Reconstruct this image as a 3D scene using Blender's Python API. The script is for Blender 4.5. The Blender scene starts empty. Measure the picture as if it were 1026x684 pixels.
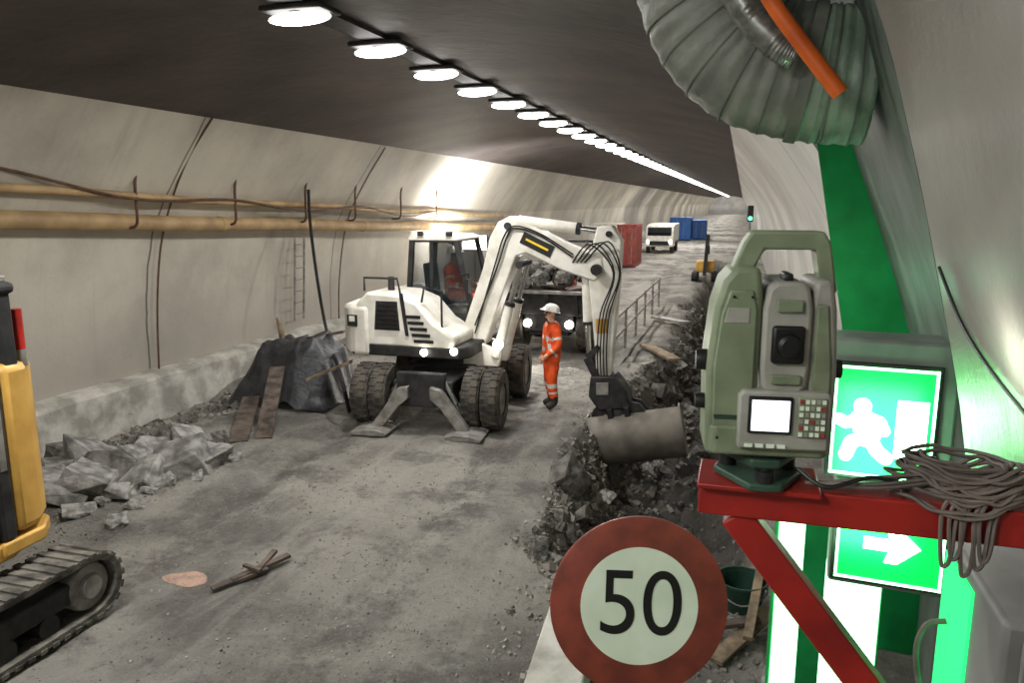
import bpy, bmesh, math, random
from mathutils import Vector, Matrix, Euler, noise
random.seed(7)
S = bpy.context.scene
C = S.collection
PI = math.pi
R = math.radians
try:
    S.view_settings.view_transform = 'Standard'
except Exception:
    pass
# ------------------------------------------------------------------ camera
CZ = 3.65
FP = 760.0
PITCH = math.atan(139/FP)
YAW = math.atan(232*math.cos(PITCH)/FP)
sy, cy, sp, cp = math.sin(YAW), math.cos(YAW), math.sin(PITCH), math.cos(PITCH)
RV = Vector((cy, sy, 0)); UV = Vector((-sy*sp, cy*sp, cp)); FV = Vector((-sy*cp, cy*cp, -sp))
CAM = Vector((0, 0, CZ))
def ray(px, py): return RV*(px-513)+UV*(342-py)+FV*FP
def PY(px, py, Y):
    d = ray(px, py); return CAM+d*(Y/d.y)
def PZ(px, py, z=0.0):
    d = ray(px, py); return CAM+d*((z-CZ)/d.z)
def PX(px, py, x):
    d = ray(px, py); return CAM+d*(x/d.x)
cam = bpy.data.cameras.new('camera'); co = bpy.data.objects.new('camera', cam); C.objects.link(co)
co.location = CAM; co.rotation_euler = (PI/2-PITCH, 0, YAW)
cam.sensor_width = 36; cam.lens = FP/1026*36; cam.clip_start = .02; cam.clip_end = 600
S.camera = co
# ------------------------------------------------------------------ materials
def lin(c):
    o = []
    for v in c[:3]:
        v = v/255
        o.append(v/12.92 if v <= .04045 else ((v+.055)/1.055)**2.4)
    return (o[0], o[1], o[2], 1)
def newmat(name):
    m = bpy.data.materials.new(name); m.use_nodes = True
    nt = m.node_tree; b = nt.nodes['Principled BSDF']
    return m, nt, b
def pm(name, c1, c2=None, scale=5, rough=.7, metal=0, bump=0, bscale=None, detail=6, lo=.38, hi=.62, spec=.4):
    m, nt, b = newmat(name)
    b.inputs['Roughness'].default_value = rough; b.inputs['Metallic'].default_value = metal
    b.inputs['Specular IOR Level'].default_value = spec
    if c2 is None: c2 = tuple(v*.82 for v in c1)
    tc = nt.nodes.new('ShaderNodeTexCoord')
    n = nt.nodes.new('ShaderNodeTexNoise'); n.inputs['Scale'].default_value = scale; n.inputs['Detail'].default_value = detail
    nt.links.new(tc.outputs['Object'], n.inputs['Vector'])
    r = nt.nodes.new('ShaderNodeValToRGB'); r.color_ramp.elements[0].position = lo; r.color_ramp.elements[1].position = hi
    r.color_ramp.elements[0].color = lin(c2); r.color_ramp.elements[1].color = lin(c1)
    nt.links.new(n.outputs['Fac'], r.inputs['Fac']); nt.links.new(r.outputs['Color'], b.inputs['Base Color'])
    if bump:
        n2 = nt.nodes.new('ShaderNodeTexNoise'); n2.inputs['Scale'].default_value = bscale or scale*4; n2.inputs['Detail'].default_value = 8
        nt.links.new(tc.outputs['Object'], n2.inputs['Vector'])
        bp = nt.nodes.new('ShaderNodeBump'); bp.inputs['Strength'].default_value = bump; bp.inputs['Distance'].default_value = .05
        nt.links.new(n2.outputs['Fac'], bp.inputs['Height']); nt.links.new(bp.outputs['Normal'], b.inputs['Normal'])
    return m
def em(name, c, s):
    m, nt, b = newmat(name)
    b.inputs['Base Color'].default_value = lin(c)
    b.inputs['Emission Color'].default_value = lin(c); b.inputs['Emission Strength'].default_value = s
    return m
def glassmat(name, tint=(40, 50, 52), op=.55):
    m, nt, b = newmat(name)
    b.inputs['Base Color'].default_value = lin(tint); b.inputs['Roughness'].default_value = .08
    b.inputs['Alpha'].default_value = op
    return m
def M(nt, op, a, bv=None):
    n = nt.nodes.new('ShaderNodeMath'); n.operation = op
    for i, v in enumerate((a, bv)):
        if v is None: continue
        if isinstance(v, (int, float)): n.inputs[i].default_value = v
        else: nt.links.new(v, n.inputs[i])
    return n.outputs[0]
def mixc(nt, f, a, b):
    n = nt.nodes.new('ShaderNodeMix'); n.data_type = 'RGBA'
    if isinstance(f, (int, float)): n.inputs[0].default_value = f
    else: nt.links.new(f, n.inputs[0])
    for i, v in ((6, a), (7, b)):
        if isinstance(v, tuple): n.inputs[i].default_value = v
        else: nt.links.new(v, n.inputs[i])
    return n.outputs[2]
def noise_n(nt, vec, scale, detail=6, rough=.55):
    n = nt.nodes.new('ShaderNodeTexNoise'); n.inputs['Scale'].default_value = scale; n.inputs['Detail'].default_value = detail
    n.inputs['Roughness'].default_value = rough
    nt.links.new(vec, n.inputs['Vector']); return n.outputs['Fac']
def ramp(nt, f, lo, hi, smooth=True):
    n = nt.nodes.new('ShaderNodeMapRange'); n.inputs[1].default_value = lo; n.inputs[2].default_value = hi
    n.interpolation_type = 'SMOOTHSTEP'
    nt.links.new(f, n.inputs[0]); return n.outputs[0]
def mapping(nt, vec, sc):
    n = nt.nodes.new('ShaderNodeMapping'); n.inputs['Scale'].default_value = sc
    nt.links.new(vec, n.inputs['Vector']); return n.outputs[0]
def wall_mat(name, light, dark, low, off=11.57, per=6.7, seam=True, rough=.6):
    m, nt, b = newmat(name); b.inputs['Roughness'].default_value = rough
    tc = nt.nodes.new('ShaderNodeTexCoord').outputs['Object']
    sx = nt.nodes.new('ShaderNodeSeparateXYZ'); nt.links.new(tc, sx.inputs[0])
    big = noise_n(nt, tc, .35, 8, .6)
    col = mixc(nt, ramp(nt, big, .34, .64), lin(dark), lin(light))
    streak = noise_n(nt, mapping(nt, tc, (.5, 2.2, .12)), 1.0, 6, .6)
    col = mixc(nt, M(nt, 'MULTIPLY', ramp(nt, streak, .54, .74), .26), col, lin(tuple(v*.66 for v in dark)))
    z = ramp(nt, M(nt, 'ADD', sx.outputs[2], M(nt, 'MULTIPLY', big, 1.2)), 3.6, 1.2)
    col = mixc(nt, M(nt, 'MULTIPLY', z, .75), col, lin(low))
    fine = noise_n(nt, tc, 14, 8, .7)
    col = mixc(nt, M(nt, 'MULTIPLY', ramp(nt, fine, .58, .75), .3), col, lin(tuple(v*.5 for v in dark)))
    if seam:
        wob = M(nt, 'MULTIPLY', noise_n(nt, tc, 1.2, 3), .12)
        fy = M(nt, 'FRACT', M(nt, 'DIVIDE', M(nt, 'ADD', M(nt, 'SUBTRACT', sx.outputs[1], off-67.06), wob), per))
        col = mixc(nt, M(nt, 'MULTIPLY', M(nt, 'LESS_THAN', fy, .006), .75), col, lin((48, 42, 36)))
    nt.links.new(col, b.inputs['Base Color'])
    bp = nt.nodes.new('ShaderNodeBump'); bp.inputs['Strength'].default_value = .22; bp.inputs['Distance'].default_value = .03
    nt.links.new(noise_n(nt, tc, 5, 9, .65), bp.inputs['Height']); nt.links.new(bp.outputs['Normal'], b.inputs['Normal'])
    return m
MT = {}
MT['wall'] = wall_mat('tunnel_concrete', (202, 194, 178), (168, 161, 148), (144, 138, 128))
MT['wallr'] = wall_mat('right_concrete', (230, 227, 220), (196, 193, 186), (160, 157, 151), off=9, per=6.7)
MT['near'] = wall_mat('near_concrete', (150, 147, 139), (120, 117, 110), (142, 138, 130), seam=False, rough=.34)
MT['niche'] = pm('niche_concrete', (104, 112, 104), (78, 87, 79), 2.2, .6, bump=.2)
MT['green'] = pm('green_paint', (18, 156, 82), (12, 132, 66), 3, .5)
MT['ceil'] = pm('sooty_ceiling', (88, 78, 73), (58, 51, 48), .7, .65, bump=.35, bscale=5, lo=.3, hi=.7, detail=10)
def ground_mat():
    m, nt, b = newmat('crushed_ground')
    tc = nt.nodes.new('ShaderNodeTexCoord').outputs['Object']
    sx = nt.nodes.new('ShaderNodeSeparateXYZ'); nt.links.new(tc, sx.inputs[0])
    a = noise_n(nt, tc, .4, 8, .62); c = noise_n(nt, tc, 1.5, 10, .72); f = noise_n(nt, tc, 12, 12, .8); g = noise_n(nt, tc, 45, 6, .7)
    col = mixc(nt, ramp(nt, a, .4, .58), lin((126, 121, 113)), lin((182, 176, 165)))
    long_ = noise_n(nt, mapping(nt, tc, (1.5, .2, 1)), 1.0, 8, .65)
    col = mixc(nt, M(nt, 'MULTIPLY', ramp(nt, long_, .48, .64), .5), col, lin((200, 194, 182)))
    wob = M(nt, 'ADD', M(nt, 'MULTIPLY', M(nt, 'SINE', M(nt, 'MULTIPLY', sx.outputs[1], .25)), .3), M(nt, 'MULTIPLY', noise_n(nt, tc, .8, 4), .5))
    tr = None
    for k in (-6.0, -3.4):
        d = M(nt, 'ABSOLUTE', M(nt, 'SUBTRACT', M(nt, 'SUBTRACT', sx.outputs[0], k-.25), wob))
        r_ = ramp(nt, d, .42, .1)
        tr = r_ if tr is None else M(nt, 'MAXIMUM', tr, r_)
    wet = M(nt, 'MULTIPLY', tr, ramp(nt, c, .4, .56))
    col = mixc(nt, M(nt, 'MULTIPLY', wet, .6), col, lin((88, 82, 75)))
    pat = ramp(nt, noise_n(nt, tc, .75, 9, .68), .52, .62)
    col = mixc(nt, M(nt, 'MULTIPLY', pat, .58), col, lin((96, 91, 84)))
    col = mixc(nt, M(nt, 'MULTIPLY', ramp(nt, f, .53, .66), .55), col, lin((74, 70, 65)))
    col = mixc(nt, M(nt, 'MULTIPLY', ramp(nt, f, .46, .32), .5), col, lin((208, 203, 193)))
    col = mixc(nt, M(nt, 'MULTIPLY', ramp(nt, g, .55, .68), .4), col, lin((82, 78, 72)))
    col = mixc(nt, M(nt, 'MULTIPLY', ramp(nt, g, .42, .3), .45), col, lin((214, 209, 199)))
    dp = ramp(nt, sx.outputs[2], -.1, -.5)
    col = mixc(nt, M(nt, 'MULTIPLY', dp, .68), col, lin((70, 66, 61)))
    nt.links.new(col, b.inputs['Base Color'])
    nt.links.new(M(nt, 'SUBTRACT', .92, M(nt, 'MULTIPLY', M(nt, 'MAXIMUM', wet, pat), .2)), b.inputs['Roughness'])
    bp = nt.nodes.new('ShaderNodeBump'); bp.inputs['Strength'].default_value = 1.0; bp.inputs['Distance'].default_value = .16
    h = M(nt, 'ADD', M(nt, 'ADD', c, M(nt, 'MULTIPLY', f, .8)), M(nt, 'MULTIPLY', g, .22))
    nt.links.new(h, bp.inputs['Height']); nt.links.new(bp.outputs['Normal'], b.inputs['Normal'])
    return m
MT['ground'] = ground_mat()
MT['rock'] = pm('broken_rock', (150, 147, 141), (92, 90, 86), 4, .88, bump=.5, bscale=9)
MT['darkrock'] = pm('dark_rock', (112, 108, 102), (66, 63, 59), 4, .88, bump=.5, bscale=9)
MT['gravel'] = pm('gravel_stone', (150, 145, 136), (98, 94, 87), 2, .9)
MT['rubble'] = pm('rubble_stone', (128, 122, 113), (78, 74, 68), 2, .9)
MT['kerb'] = pm('kerb_concrete', (188, 184, 174), (142, 138, 129), 2.4, .85, bump=.6, bscale=7)
MT['white'] = pm('dusty_white_paint', (226, 222, 212), (198, 193, 180), 3, .45)
MT['dark'] = pm('dark_steel', (54, 53, 52), (34, 33, 33), 6, .6, .3)
MT['dust'] = pm('dusty_track_rubber', (104, 99, 90), (58, 55, 51), 5, .9, bump=.3)
MT['black'] = pm('black_rubber', (40, 39, 38), (26, 26, 26), 8, .85)
MT['tyre'] = pm('dusty_tyre', (82, 76, 68), (46, 43, 40), 5, .9, bump=.3)
MT['grey'] = pm('grey_steel', (150, 147, 140), (112, 108, 102), 6, .55, .3)
MT['chrome'] = pm('chrome_rod', (190, 190, 188), (170, 170, 168), 5, .22, .95)
MT['bucket'] = pm('worn_bucket_steel', (122, 115, 105), (94, 88, 80), 2.5, .6, .2, bump=.12)
MT['yellow'] = pm('yellow_paint', (206, 160, 78), (180, 138, 64), 3, .45)
MT['logoyellow'] = pm('logo_yellow', (240, 200, 40), (220, 180, 34), 3, .45)
MT['glass'] = glassmat('tinted_glass', (30, 38, 40), .5)
MT['glass2'] = glassmat('dark_glass', (22, 26, 28), .85)
MT['red'] = pm('red_beam_paint', (160, 36, 28), (122, 26, 22), 7, .42)
MT['redlamp'] = pm('red_plastic', (176, 40, 30), (140, 30, 24), 6, .4)
MT['keyred'] = pm('keypad_red', (176, 70, 62), (150, 58, 52), 6, .5)
MT['tan'] = pm('tan_pipe', (182, 152, 108), (148, 122, 86), 2, .55)
MT['orange_cable'] = pm('orange_hose', (226, 106, 34), (200, 88, 26), 6, .5)
MT['brown_cable'] = pm('brown_cable', (100, 72, 52), (76, 56, 42), 6, .6)
MT['duct'] = pm('grey_duct', (144, 147, 136), (108, 112, 103), 3, .5, 0, bump=.6, bscale=5)
MT['ductrib'] = pm('duct_rib', (122, 125, 114), (90, 94, 86), 4, .6)
MT['ductend'] = pm('duct_end_green', (144, 164, 144), (110, 130, 112), 4, .45, bump=.6, bscale=5)
MT['silver'] = pm('silver_hose', (150, 152, 146), (110, 112, 106), 20, .35, .6)
MT['suit'] = pm('orange_workwear', (238, 92, 34), (206, 70, 24), 9, .75)
MT['stripe'] = pm('reflective_tape', (214, 212, 200), (190, 188, 178), 8, .4)
MT['skin'] = pm('skin', (206, 158, 128), (188, 138, 110), 8, .6)
MT['boot'] = pm('work_boots', (52, 46, 40), (34, 30, 28), 8, .8)
MT['helmet'] = pm('helmet_white', (232, 230, 224), (214, 212, 206), 5, .35)
MT['tsgreen'] = pm('instrument_green', (130, 142, 114), (110, 122, 97), 14, .5, bump=.03, bscale=90)
MT['tsgrey'] = pm('instrument_grey', (164, 164, 154), (142, 142, 133), 14, .5, bump=.03, bscale=90)
MT['tsdark'] = pm('instrument_dark', (34, 36, 36), (22, 24, 24), 6, .4)
MT['tsdg'] = pm('instrument_dark_green', (52, 80, 64), (40, 64, 50), 6, .5)
MT['wood'] = pm('weathered_wood', (140, 122, 98), (92, 78, 62), 6, .8)
MT['darkwood'] = pm('dark_wood', (92, 80, 70), (54, 47, 42), 6, .85)
MT['tarp'] = pm('black_sheeting', (54, 54, 56), (32, 32, 34), 4, .45, bump=.25)
MT['signred'] = pm('faded_red_reflective', (148, 70, 54), (118, 56, 45), 9, .5)
MT['signwhite'] = pm('sign_white', (236, 248, 228), (222, 236, 214), 5, .4)
MT['signblack'] = pm('sign_black', (28, 28, 28), (20, 20, 20), 5, .5)
MT['cable'] = pm('grey_cable', (124, 114, 105), (92, 84, 78), 12, .6)
MT['boxgrey'] = pm('grey_enclosure', (132, 133, 130), (114, 115, 112), 5, .5)
MT['housing'] = pm('cabinet_grey', (130, 138, 130), (104, 112, 104), 3, .45)
MT['blue'] = pm('blue_paint', (34, 92, 160), (26, 74, 136), 4, .5)
MT['redbox'] = pm('container_red', (142, 60, 48), (112, 46, 38), 4, .55)
MT['lamp'] = em('lamp_glow', (255, 252, 246), 10)
MT['head'] = em('headlight_glow', (255, 248, 234), 16)
MT['flood'] = em('flood_glow', (255, 252, 240), 20)
MT['exitgreen'] = em('exit_green', (0, 186, 78), 1.15)
MT['exitwhite'] = em('exit_white', (220, 255, 226), 9)
MT['strip'] = em('led_strip', (170, 255, 190), 4)
MT['mint'] = em('painted_mint_glow', (40, 226, 120), 1.25)  # emission standing in for green light on the equipment box
MT['siggreen'] = em('signal_green', (90, 255, 170), 4)
MT['screen'] = em('lcd_glow', (236, 244, 255), 1.6)
MT['orangedust'] = pm('brick_dust', (156, 128, 112), (132, 110, 97), 9, .95, bump=.5)
MT['bucketgreen'] = pm('dark_green_plastic', (30, 62, 48), (22, 46, 36), 6, .5)
# ------------------------------------------------------------------ mesh builder
class MB:
    def __init__(s): s.v = []; s.f = []
    def add(s, vs, fs):
        n = len(s.v); s.v += [Vector(v) for v in vs]; s.f += [tuple(i+n for i in f) for f in fs]; return s
    def box(s, c, d, rot=(0, 0, 0), tx=1, ty=1):
        E = Euler(rot).to_matrix(); c = Vector(c); vs = []
        for z in (-.5, .5):
            k = (tx, ty) if z > 0 else (1, 1)
            for x, y in ((-.5, -.5), (.5, -.5), (.5, .5), (-.5, .5)):
                vs.append(c+E @ Vector((x*d[0]*k[0], y*d[1]*k[1], z*d[2])))
        return s.add(vs, [(3, 2, 1, 0), (4, 5, 6, 7), (0, 1, 5, 4), (1, 2, 6, 5), (2, 3, 7, 6), (3, 0, 4, 7)])
    def bb(s, x0, x1, y0, y1, z0, z1): return s.box(((x0+x1)/2, (y0+y1)/2, (z0+z1)/2), (x1-x0, y1-y0, z1-z0))
    def beam(s, p0, p1, w, h, up=(0, 0, 1)):
        p0 = Vector(p0); p1 = Vector(p1); d = (p1-p0).normalized(); u = Vector(up)
        a = d.cross(u)
        if a.length < 1e-4: a = d.cross(Vector((1, 0, 0)))
        a.normalize(); b = a.cross(d); vs = []
        for p in (p0, p1):
            for i, j in ((-1, -1), (1, -1), (1, 1), (-1, 1)): vs.append(p+a*(i*w/2)+b*(j*h/2))
        return s.add(vs, [(3, 2, 1, 0), (4, 5, 6, 7), (0, 1, 5, 4), (1, 2, 6, 5), (2, 3, 7, 6), (3, 0, 4, 7)])
    def tube(s, pts, r, n=10, closed=False):
        pts = [Vector(p) for p in pts]; k = len(pts)
        rr = r if isinstance(r, (list, tuple)) else [r]*k
        vs = []; fs = []; a = None
        for i, p in enumerate(pts):
            q0 = pts[i-1] if (i > 0 or closed) else p; q1 = pts[(i+1) % k] if (i < k-1 or closed) else p
            d = (q1-q0).normalized()
            if a is None:
                a = d.cross(Vector((0, 0, 1)))
                if a.length < .05: a = d.cross(Vector((0, 1, 0)))
            a = (a-d*a.dot(d)).normalized(); b = d.cross(a)
            for j in range(n):
                t = 2*PI*j/n; vs.append(p+(a*math.cos(t)+b*math.sin(t))*rr[i])
        for i in range(k if closed else k-1):
            i2 = (i+1) % k
            for j in range(n): fs.append((i*n+j, i*n+(j+1) % n, i2*n+(j+1) % n, i2*n+j))
        if not closed:
            fs.append(tuple(range(n-1, -1, -1))); fs.append(tuple(range((k-1)*n, k*n)))
        return s.add(vs, fs)
    def cyl(s, p0, p1, r0, r1=None, n=20): return s.tube([p0, p1], [r0, r0 if r1 is None else r1], n)
    def prism(s, poly, ax, a, b):
        f = {'y': lambda u, v, t: (u, t, v), 'x': lambda u, v, t: (t, u, v), 'z': lambda u, v, t: (u, v, t)}[ax]
        n = len(poly); vs = [f(u, v, a) for u, v in poly]+[f(u, v, b) for u, v in poly]
        fs = [tuple(range(n)), tuple(range(2*n-1, n-1, -1))]+[(i, (i+1) % n, n+(i+1) % n, n+i) for i in range(n)]
        return s.add(vs, fs)
    def ball(s, c, r, n=12, m=8, rot=None):
        if not isinstance(r, (tuple, list)): r = (r, r, r)
        c = Vector(c); vs = []; fs = []
        for i in range(m+1):
            ph = PI*i/m
            for j in range(n):
                t = 2*PI*j/n
                v = Vector((r[0]*math.sin(ph)*math.cos(t), r[1]*math.sin(ph)*math.sin(t), r[2]*math.cos(ph)))
                if rot: v = Euler(rot).to_matrix() @ v
                vs.append(c+v)
        for i in range(m):
            for j in range(n): fs.append((i*n+j, i*n+(j+1) % n, (i+1)*n+(j+1) % n, (i+1)*n+j))
        return s.add(vs, fs)
    def lathe(s, prof, o=(0, 0, 0), ax='z', n=32):
        vs = []; fs = []; o = Vector(o); k = len(prof)
        for r, h in prof:
            for j in range(n):
                t = 2*PI*j/n; a, b = r*math.cos(t), r*math.sin(t)
                vs.append(o+Vector({'z': (a, b, h), 'x': (h, a, b), 'y': (a, h, b)}[ax]))
        for i in range(k-1):
            for j in range(n): fs.append((i*n+j, i*n+(j+1) % n, (i+1)*n+(j+1) % n, (i+1)*n+j))
        return s.add(vs, fs)
    def build(s, name, mat, parent=None, bevel=0, smooth=True, keep=False, ang=38, merge=True):
        me = bpy.data.meshes.new(name); org = Vector((0, 0, 0))
        if parent is None and not keep:
            mn = [min(v[i] for v in s.v) for i in range(3)]; mx = [max(v[i] for v in s.v) for i in range(3)]
            org = Vector(((mn[0]+mx[0])/2, (mn[1]+mx[1])/2, mn[2]))
        me.from_pydata([tuple(v-org) for v in s.v], [], s.f)
        bm = bmesh.new(); bm.from_mesh(me)
        if merge: bmesh.ops.remove_doubles(bm, verts=bm.verts, dist=1e-5)
        bmesh.ops.recalc_face_normals(bm, faces=bm.faces)
        bm.to_mesh(me); bm.free()
        if smooth:
            me.polygons.foreach_set('use_smooth', [True]*len(me.polygons)); me.set_sharp_from_angle(angle=R(ang))
        me.materials.append(mat)
        o = bpy.data.objects.new(name, me); C.objects.link(o); o.location = org
        if parent: o.parent = parent
        if bevel:
            md = o.modifiers.new('bevel', 'BEVEL'); md.width = bevel; md.segments = 2; md.limit_method = 'ANGLE'; md.angle_limit = R(40)
        return o
def thing(name, label, cat, loc=(0, 0, 0), rotz=0, group=None):
    o = bpy.data.objects.new(name, None); C.objects.link(o); o.location = loc; o.rotation_euler = (0, 0, rotz)
    o['label'] = label; o['category'] = cat
    if group: o['group'] = group
    return o
def tag(o, label, cat, group=None, kind=None):
    o['label'] = label; o['category'] = cat
    if group: o['group'] = group
    if kind: o['kind'] = kind
    return o
def struct(o, label, cat='structure'):
    o['kind'] = 'structure'; o['label'] = label; o['category'] = cat; return o
def copy_tree(o, parent=None):
    c = o.copy(); C.objects.link(c)
    if parent: c.parent = parent
    for ch in list(o.children): copy_tree(ch, c)
    return c
def text(body, size, mat, name, parent, loc, rot, ext=.002, off=0.0, sx=1.0):
    cu = bpy.data.curves.new('t', 'FONT'); cu.body = body; cu.size = size; cu.align_x = 'CENTER'; cu.align_y = 'CENTER'
    cu.extrude = ext; cu.offset = off
    o = bpy.data.objects.new('t', cu); C.objects.link(o)
    bpy.context.view_layer.update()
    me = bpy.data.meshes.new_from_object(o.evaluated_get(bpy.context.evaluated_depsgraph_get()))
    bpy.data.objects.remove(o)
    me.materials.clear(); me.materials.append(mat)
    n = bpy.data.objects.new(name, me); C.objects.link(n); n.location = loc; n.rotation_euler = rot; n.scale = (sx, 1, 1)
    if parent: n.parent = parent
    return n
def cr(pts, k=8, closed=False):
    pts = [Vector(p) for p in pts]; out = []; n = len(pts)
    for i in range(n if closed else n-1):
        if closed: p0, p1, p2, p3 = pts[i-1], pts[i], pts[(i+1) % n], pts[(i+2) % n]
        else: p0, p1, p2, p3 = pts[max(i-1, 0)], pts[i], pts[i+1], pts[min(i+2, n-1)]
        for j in range(k):
            t = j/k
            out.append(.5*((2*p1)+(p2-p0)*t+(2*p0-5*p1+4*p2-p3)*t*t+(3*p1-p0-3*p2+p3)*t**3))
    if not closed: out.append(pts[-1])
    return out
def area(name, loc, rot, sx_, sy_, power, col=(1, 1, 1), spread=180):
    l = bpy.data.lights.new(name, 'AREA'); l.shape = 'RECTANGLE'; l.size = sx_; l.size_y = sy_; l.energy = power; l.color = col; l.spread = R(spread)
    o = bpy.data.objects.new(name, l); C.objects.link(o); o.location = loc; o.rotation_euler = rot; return o
def point(name, loc, power, col=(1, 1, 1), r=.1):
    l = bpy.data.lights.new(name, 'POINT'); l.energy = power; l.color = col; l.shadow_soft_size = r
    o = bpy.data.objects.new(name, l); C.objects.link(o); o.location = loc; return o
def ss(a, b, t):
    t = max(0, min(1, (t-a)/(b-a))); return t*t*(3-2*t)
# ------------------------------------------------------------------ setting
LPs = [(-10.62, -1.6), (-10.6, 1.2), (-10.56, 1.8), (-10.45, 2.5), (-10.26, 3.2), (-9.95, 3.72), (-9.58, 4.24), (-9.2, 4.76), (-8.95, 5.1)]
def smoothprof(P): return [(v.x, v.z) for v in cr([(x, 0, z) for x, z in P], 5)]
XC = -4.64
YEND = 260
RP = [(2*XC-x, z) for x, z in [(-10.62, -1.6), (-10.6, 1.65), (-10.3, 3.1), (-9.79, 4.06), (-8.95, 5.1)]]
def sheet(P, y0, y1, name, mat, label, ny=8, skew=0.0, ang=60):
    mb = MB(); n = len(P); vs = []; fs = []
    for i in range(ny+1):
        y = y0+(y1-y0)*(i/ny)
        for x, z in P: vs.append((x+skew*(y1-y)/(y1-y0), y, z))
    for i in range(ny):
        for j in range(n-1): fs.append((i*n+j, i*n+j+1, (i+1)*n+j+1, (i+1)*n+j))
    mb.add(vs, fs); o = mb.build(name, mat, keep=True, ang=ang); return struct(o, label, name.split('_')[0])
RPs = smoothprof(RP)
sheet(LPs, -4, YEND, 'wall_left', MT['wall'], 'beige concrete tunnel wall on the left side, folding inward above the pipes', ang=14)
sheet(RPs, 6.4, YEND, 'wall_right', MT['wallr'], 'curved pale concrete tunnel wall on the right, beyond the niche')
cl = []
for i in range(21):
    u = -1+i/10; cl.append((XC+u*4.31, 5.76-.66*u*u))
sheet(cl, -4, YEND, 'ceiling', MT['ceil'], 'dark soot stained tunnel ceiling')
NP = smoothprof([(-.33, 5.12), (0, 5.08), (.15, 4.85), (.405, 4.33), (.56, 3.85), (.693, 3.35), (.83, 2.75), (.95, 1.85), (1.0, -1.6)])
sheet(NP, -4, 3.05, 'wall_near', MT['near'], 'grey leaning concrete wall in the right foreground')
BK = smoothprof([(-.33, 5.4), (.45, 4.9), (.76, 4.08), (1.0, 3.45), (1.24, 2.76), (1.5, 1.65), (1.55, -1.6)])
sheet(BK, 3.05, 6.4, 'wall_niche', MT['niche'], 'grey green back wall of the recess behind the exit sign', skew=-.24)
def strip_between(A, B, y, name, mat, label, shift=0):
    mb = MB(); vs = []
    def atz(Q, z):
        Q = sorted(Q, key=lambda p: p[1])
        if z <= Q[0][1]: return Q[0][0]
        for i in range(len(Q)-1):
            if Q[i][1] <= z <= Q[i+1][1]:
                u = (z-Q[i][1])/(Q[i+1][1]-Q[i][1]+1e-9); return Q[i][0]*(1-u)+Q[i+1][0]*u
        return Q[-1][0]
    N = 30
    for i in range(N+1):
        z = -1.6+(5.2+1.6)*i/N; vs += [(atz(A, z), y, z), (max(atz(A, z), atz(B, z)+shift), y, z)]
    mb.add(vs, [(2*i, 2*i+1, 2*i+3, 2*i+2) for i in range(N)])
    struct(mb.build(name, mat, keep=True), label, 'wall')
GP = [(.1, 5.2), (.43, 4.5), (.515, 4.085), (.66, 3.35), (.81, 2.6), (.86, 2.0), (.95, 1.2), (1.0, -1.6)]
strip_between(GP, BK, 6.38, 'wall_jamb', MT['green'], 'broad bright green painted far side of the recess')
strip_between(NP, BK, 3.06, 'wall_reveal', MT['niche'], 'near side of the recess', shift=-.24)
mb = MB(); mb.add([(-12, YEND, -2), (3, YEND, -2), (3, YEND, 7), (-12, YEND, 7)], [(0, 1, 2, 3)])
struct(mb.build('wall_far', MT['wallr'], keep=True), 'pale far end of the tunnel', 'wall')
mb = MB(); mb.add([(-12, -4, -2), (3, -4, -2), (3, -4, 7), (-12, -4, 7)], [(0, 1, 2, 3)])
struct(mb.build('wall_back', MT['wallr'], keep=True), 'tunnel closure behind the viewer', 'wall')
# floor
def nz(x, y, z=0): return noise.noise(Vector((x, y, z)))
def xe(y): return -1.75-.55*math.exp(-((y-11.8)/4)**2)+.36*nz(3.3, y*.55)+.26*nz(1.3, y*1.7)
def H(x, y):
    v = Vector((x, y, 0))
    h = .07*noise.noise(v*.45)+.04*noise.noise(v*1.7)+.024*noise.noise(v*4.5)
    e = xe(y)+.2*nz(x*2, y*3.1, 9)
    ins = ss(e-.1, e+.75, x)*(1-ss(-.05, .4, x))*ss(6.6, 8.0, y)*(1-ss(44, 52, y))
    blk = noise.cell(Vector((x*2.6+.5*nz(x*2, y*2), y*2.6, 0)))*.2
    h += ins*(-1.35+.3*noise.noise(v*1.3)+.22*noise.noise(v*2.9)+.12*noise.noise(v*6)+blk)
    h += .05*math.exp(-((x-e+.25)/.4)**2)*(.5+1.4*noise.noise(v*2.2))*ss(6, 8, y)
    h -= .42*(1-ss(-9.75, -9.1, x))*ss(5, 6.5, y)*(1-ss(12, 13.5, y))
    for k in (-6.2, -3.6): h -= .055*math.exp(-((x-k-.3*math.sin(y*.25))/.2)**2)*(1+.35*math.sin(y*22))
    return h
ys = []; y = -4.0
while y < YEND:
    ys.append(y); y += .075 if 3 < y < 16 else (.3 if y < 3 else .075+(y-16)*.018)
xs = [-11+i*.075 for i in range(int(13/.075))]
vs = [(x, y, H(x, y)) for y in ys for x in xs]; n = len(xs)
fs = [(i*n+j, i*n+j+1, (i+1)*n+j+1, (i+1)*n+j) for i in range(len(ys)-1) for j in range(n-1)]
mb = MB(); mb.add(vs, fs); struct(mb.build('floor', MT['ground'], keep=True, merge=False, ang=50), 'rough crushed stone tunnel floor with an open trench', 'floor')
mb = MB(); vs = []; n = 0
NS = 300
for i in range(NS):
    y = -2+i*.3; j = .04*nz(0, y*1.3, 5)+.02*nz(3, y*4, 5); k = .04*nz(4, y*1.1, 2)+.03*nz(4, y*3.7, 2)
    vs += [(-10.7, y, -1), (-10.17+j, y, -1), (-10.2+j, y, .44+k), (-10.32, y, .52+k), (-10.7, y, .54+k)]
fs = [(i*5+k, i*5+k+1, (i+1)*5+k+1, (i+1)*5+k) for i in range(NS-1) for k in range(4)]
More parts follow.
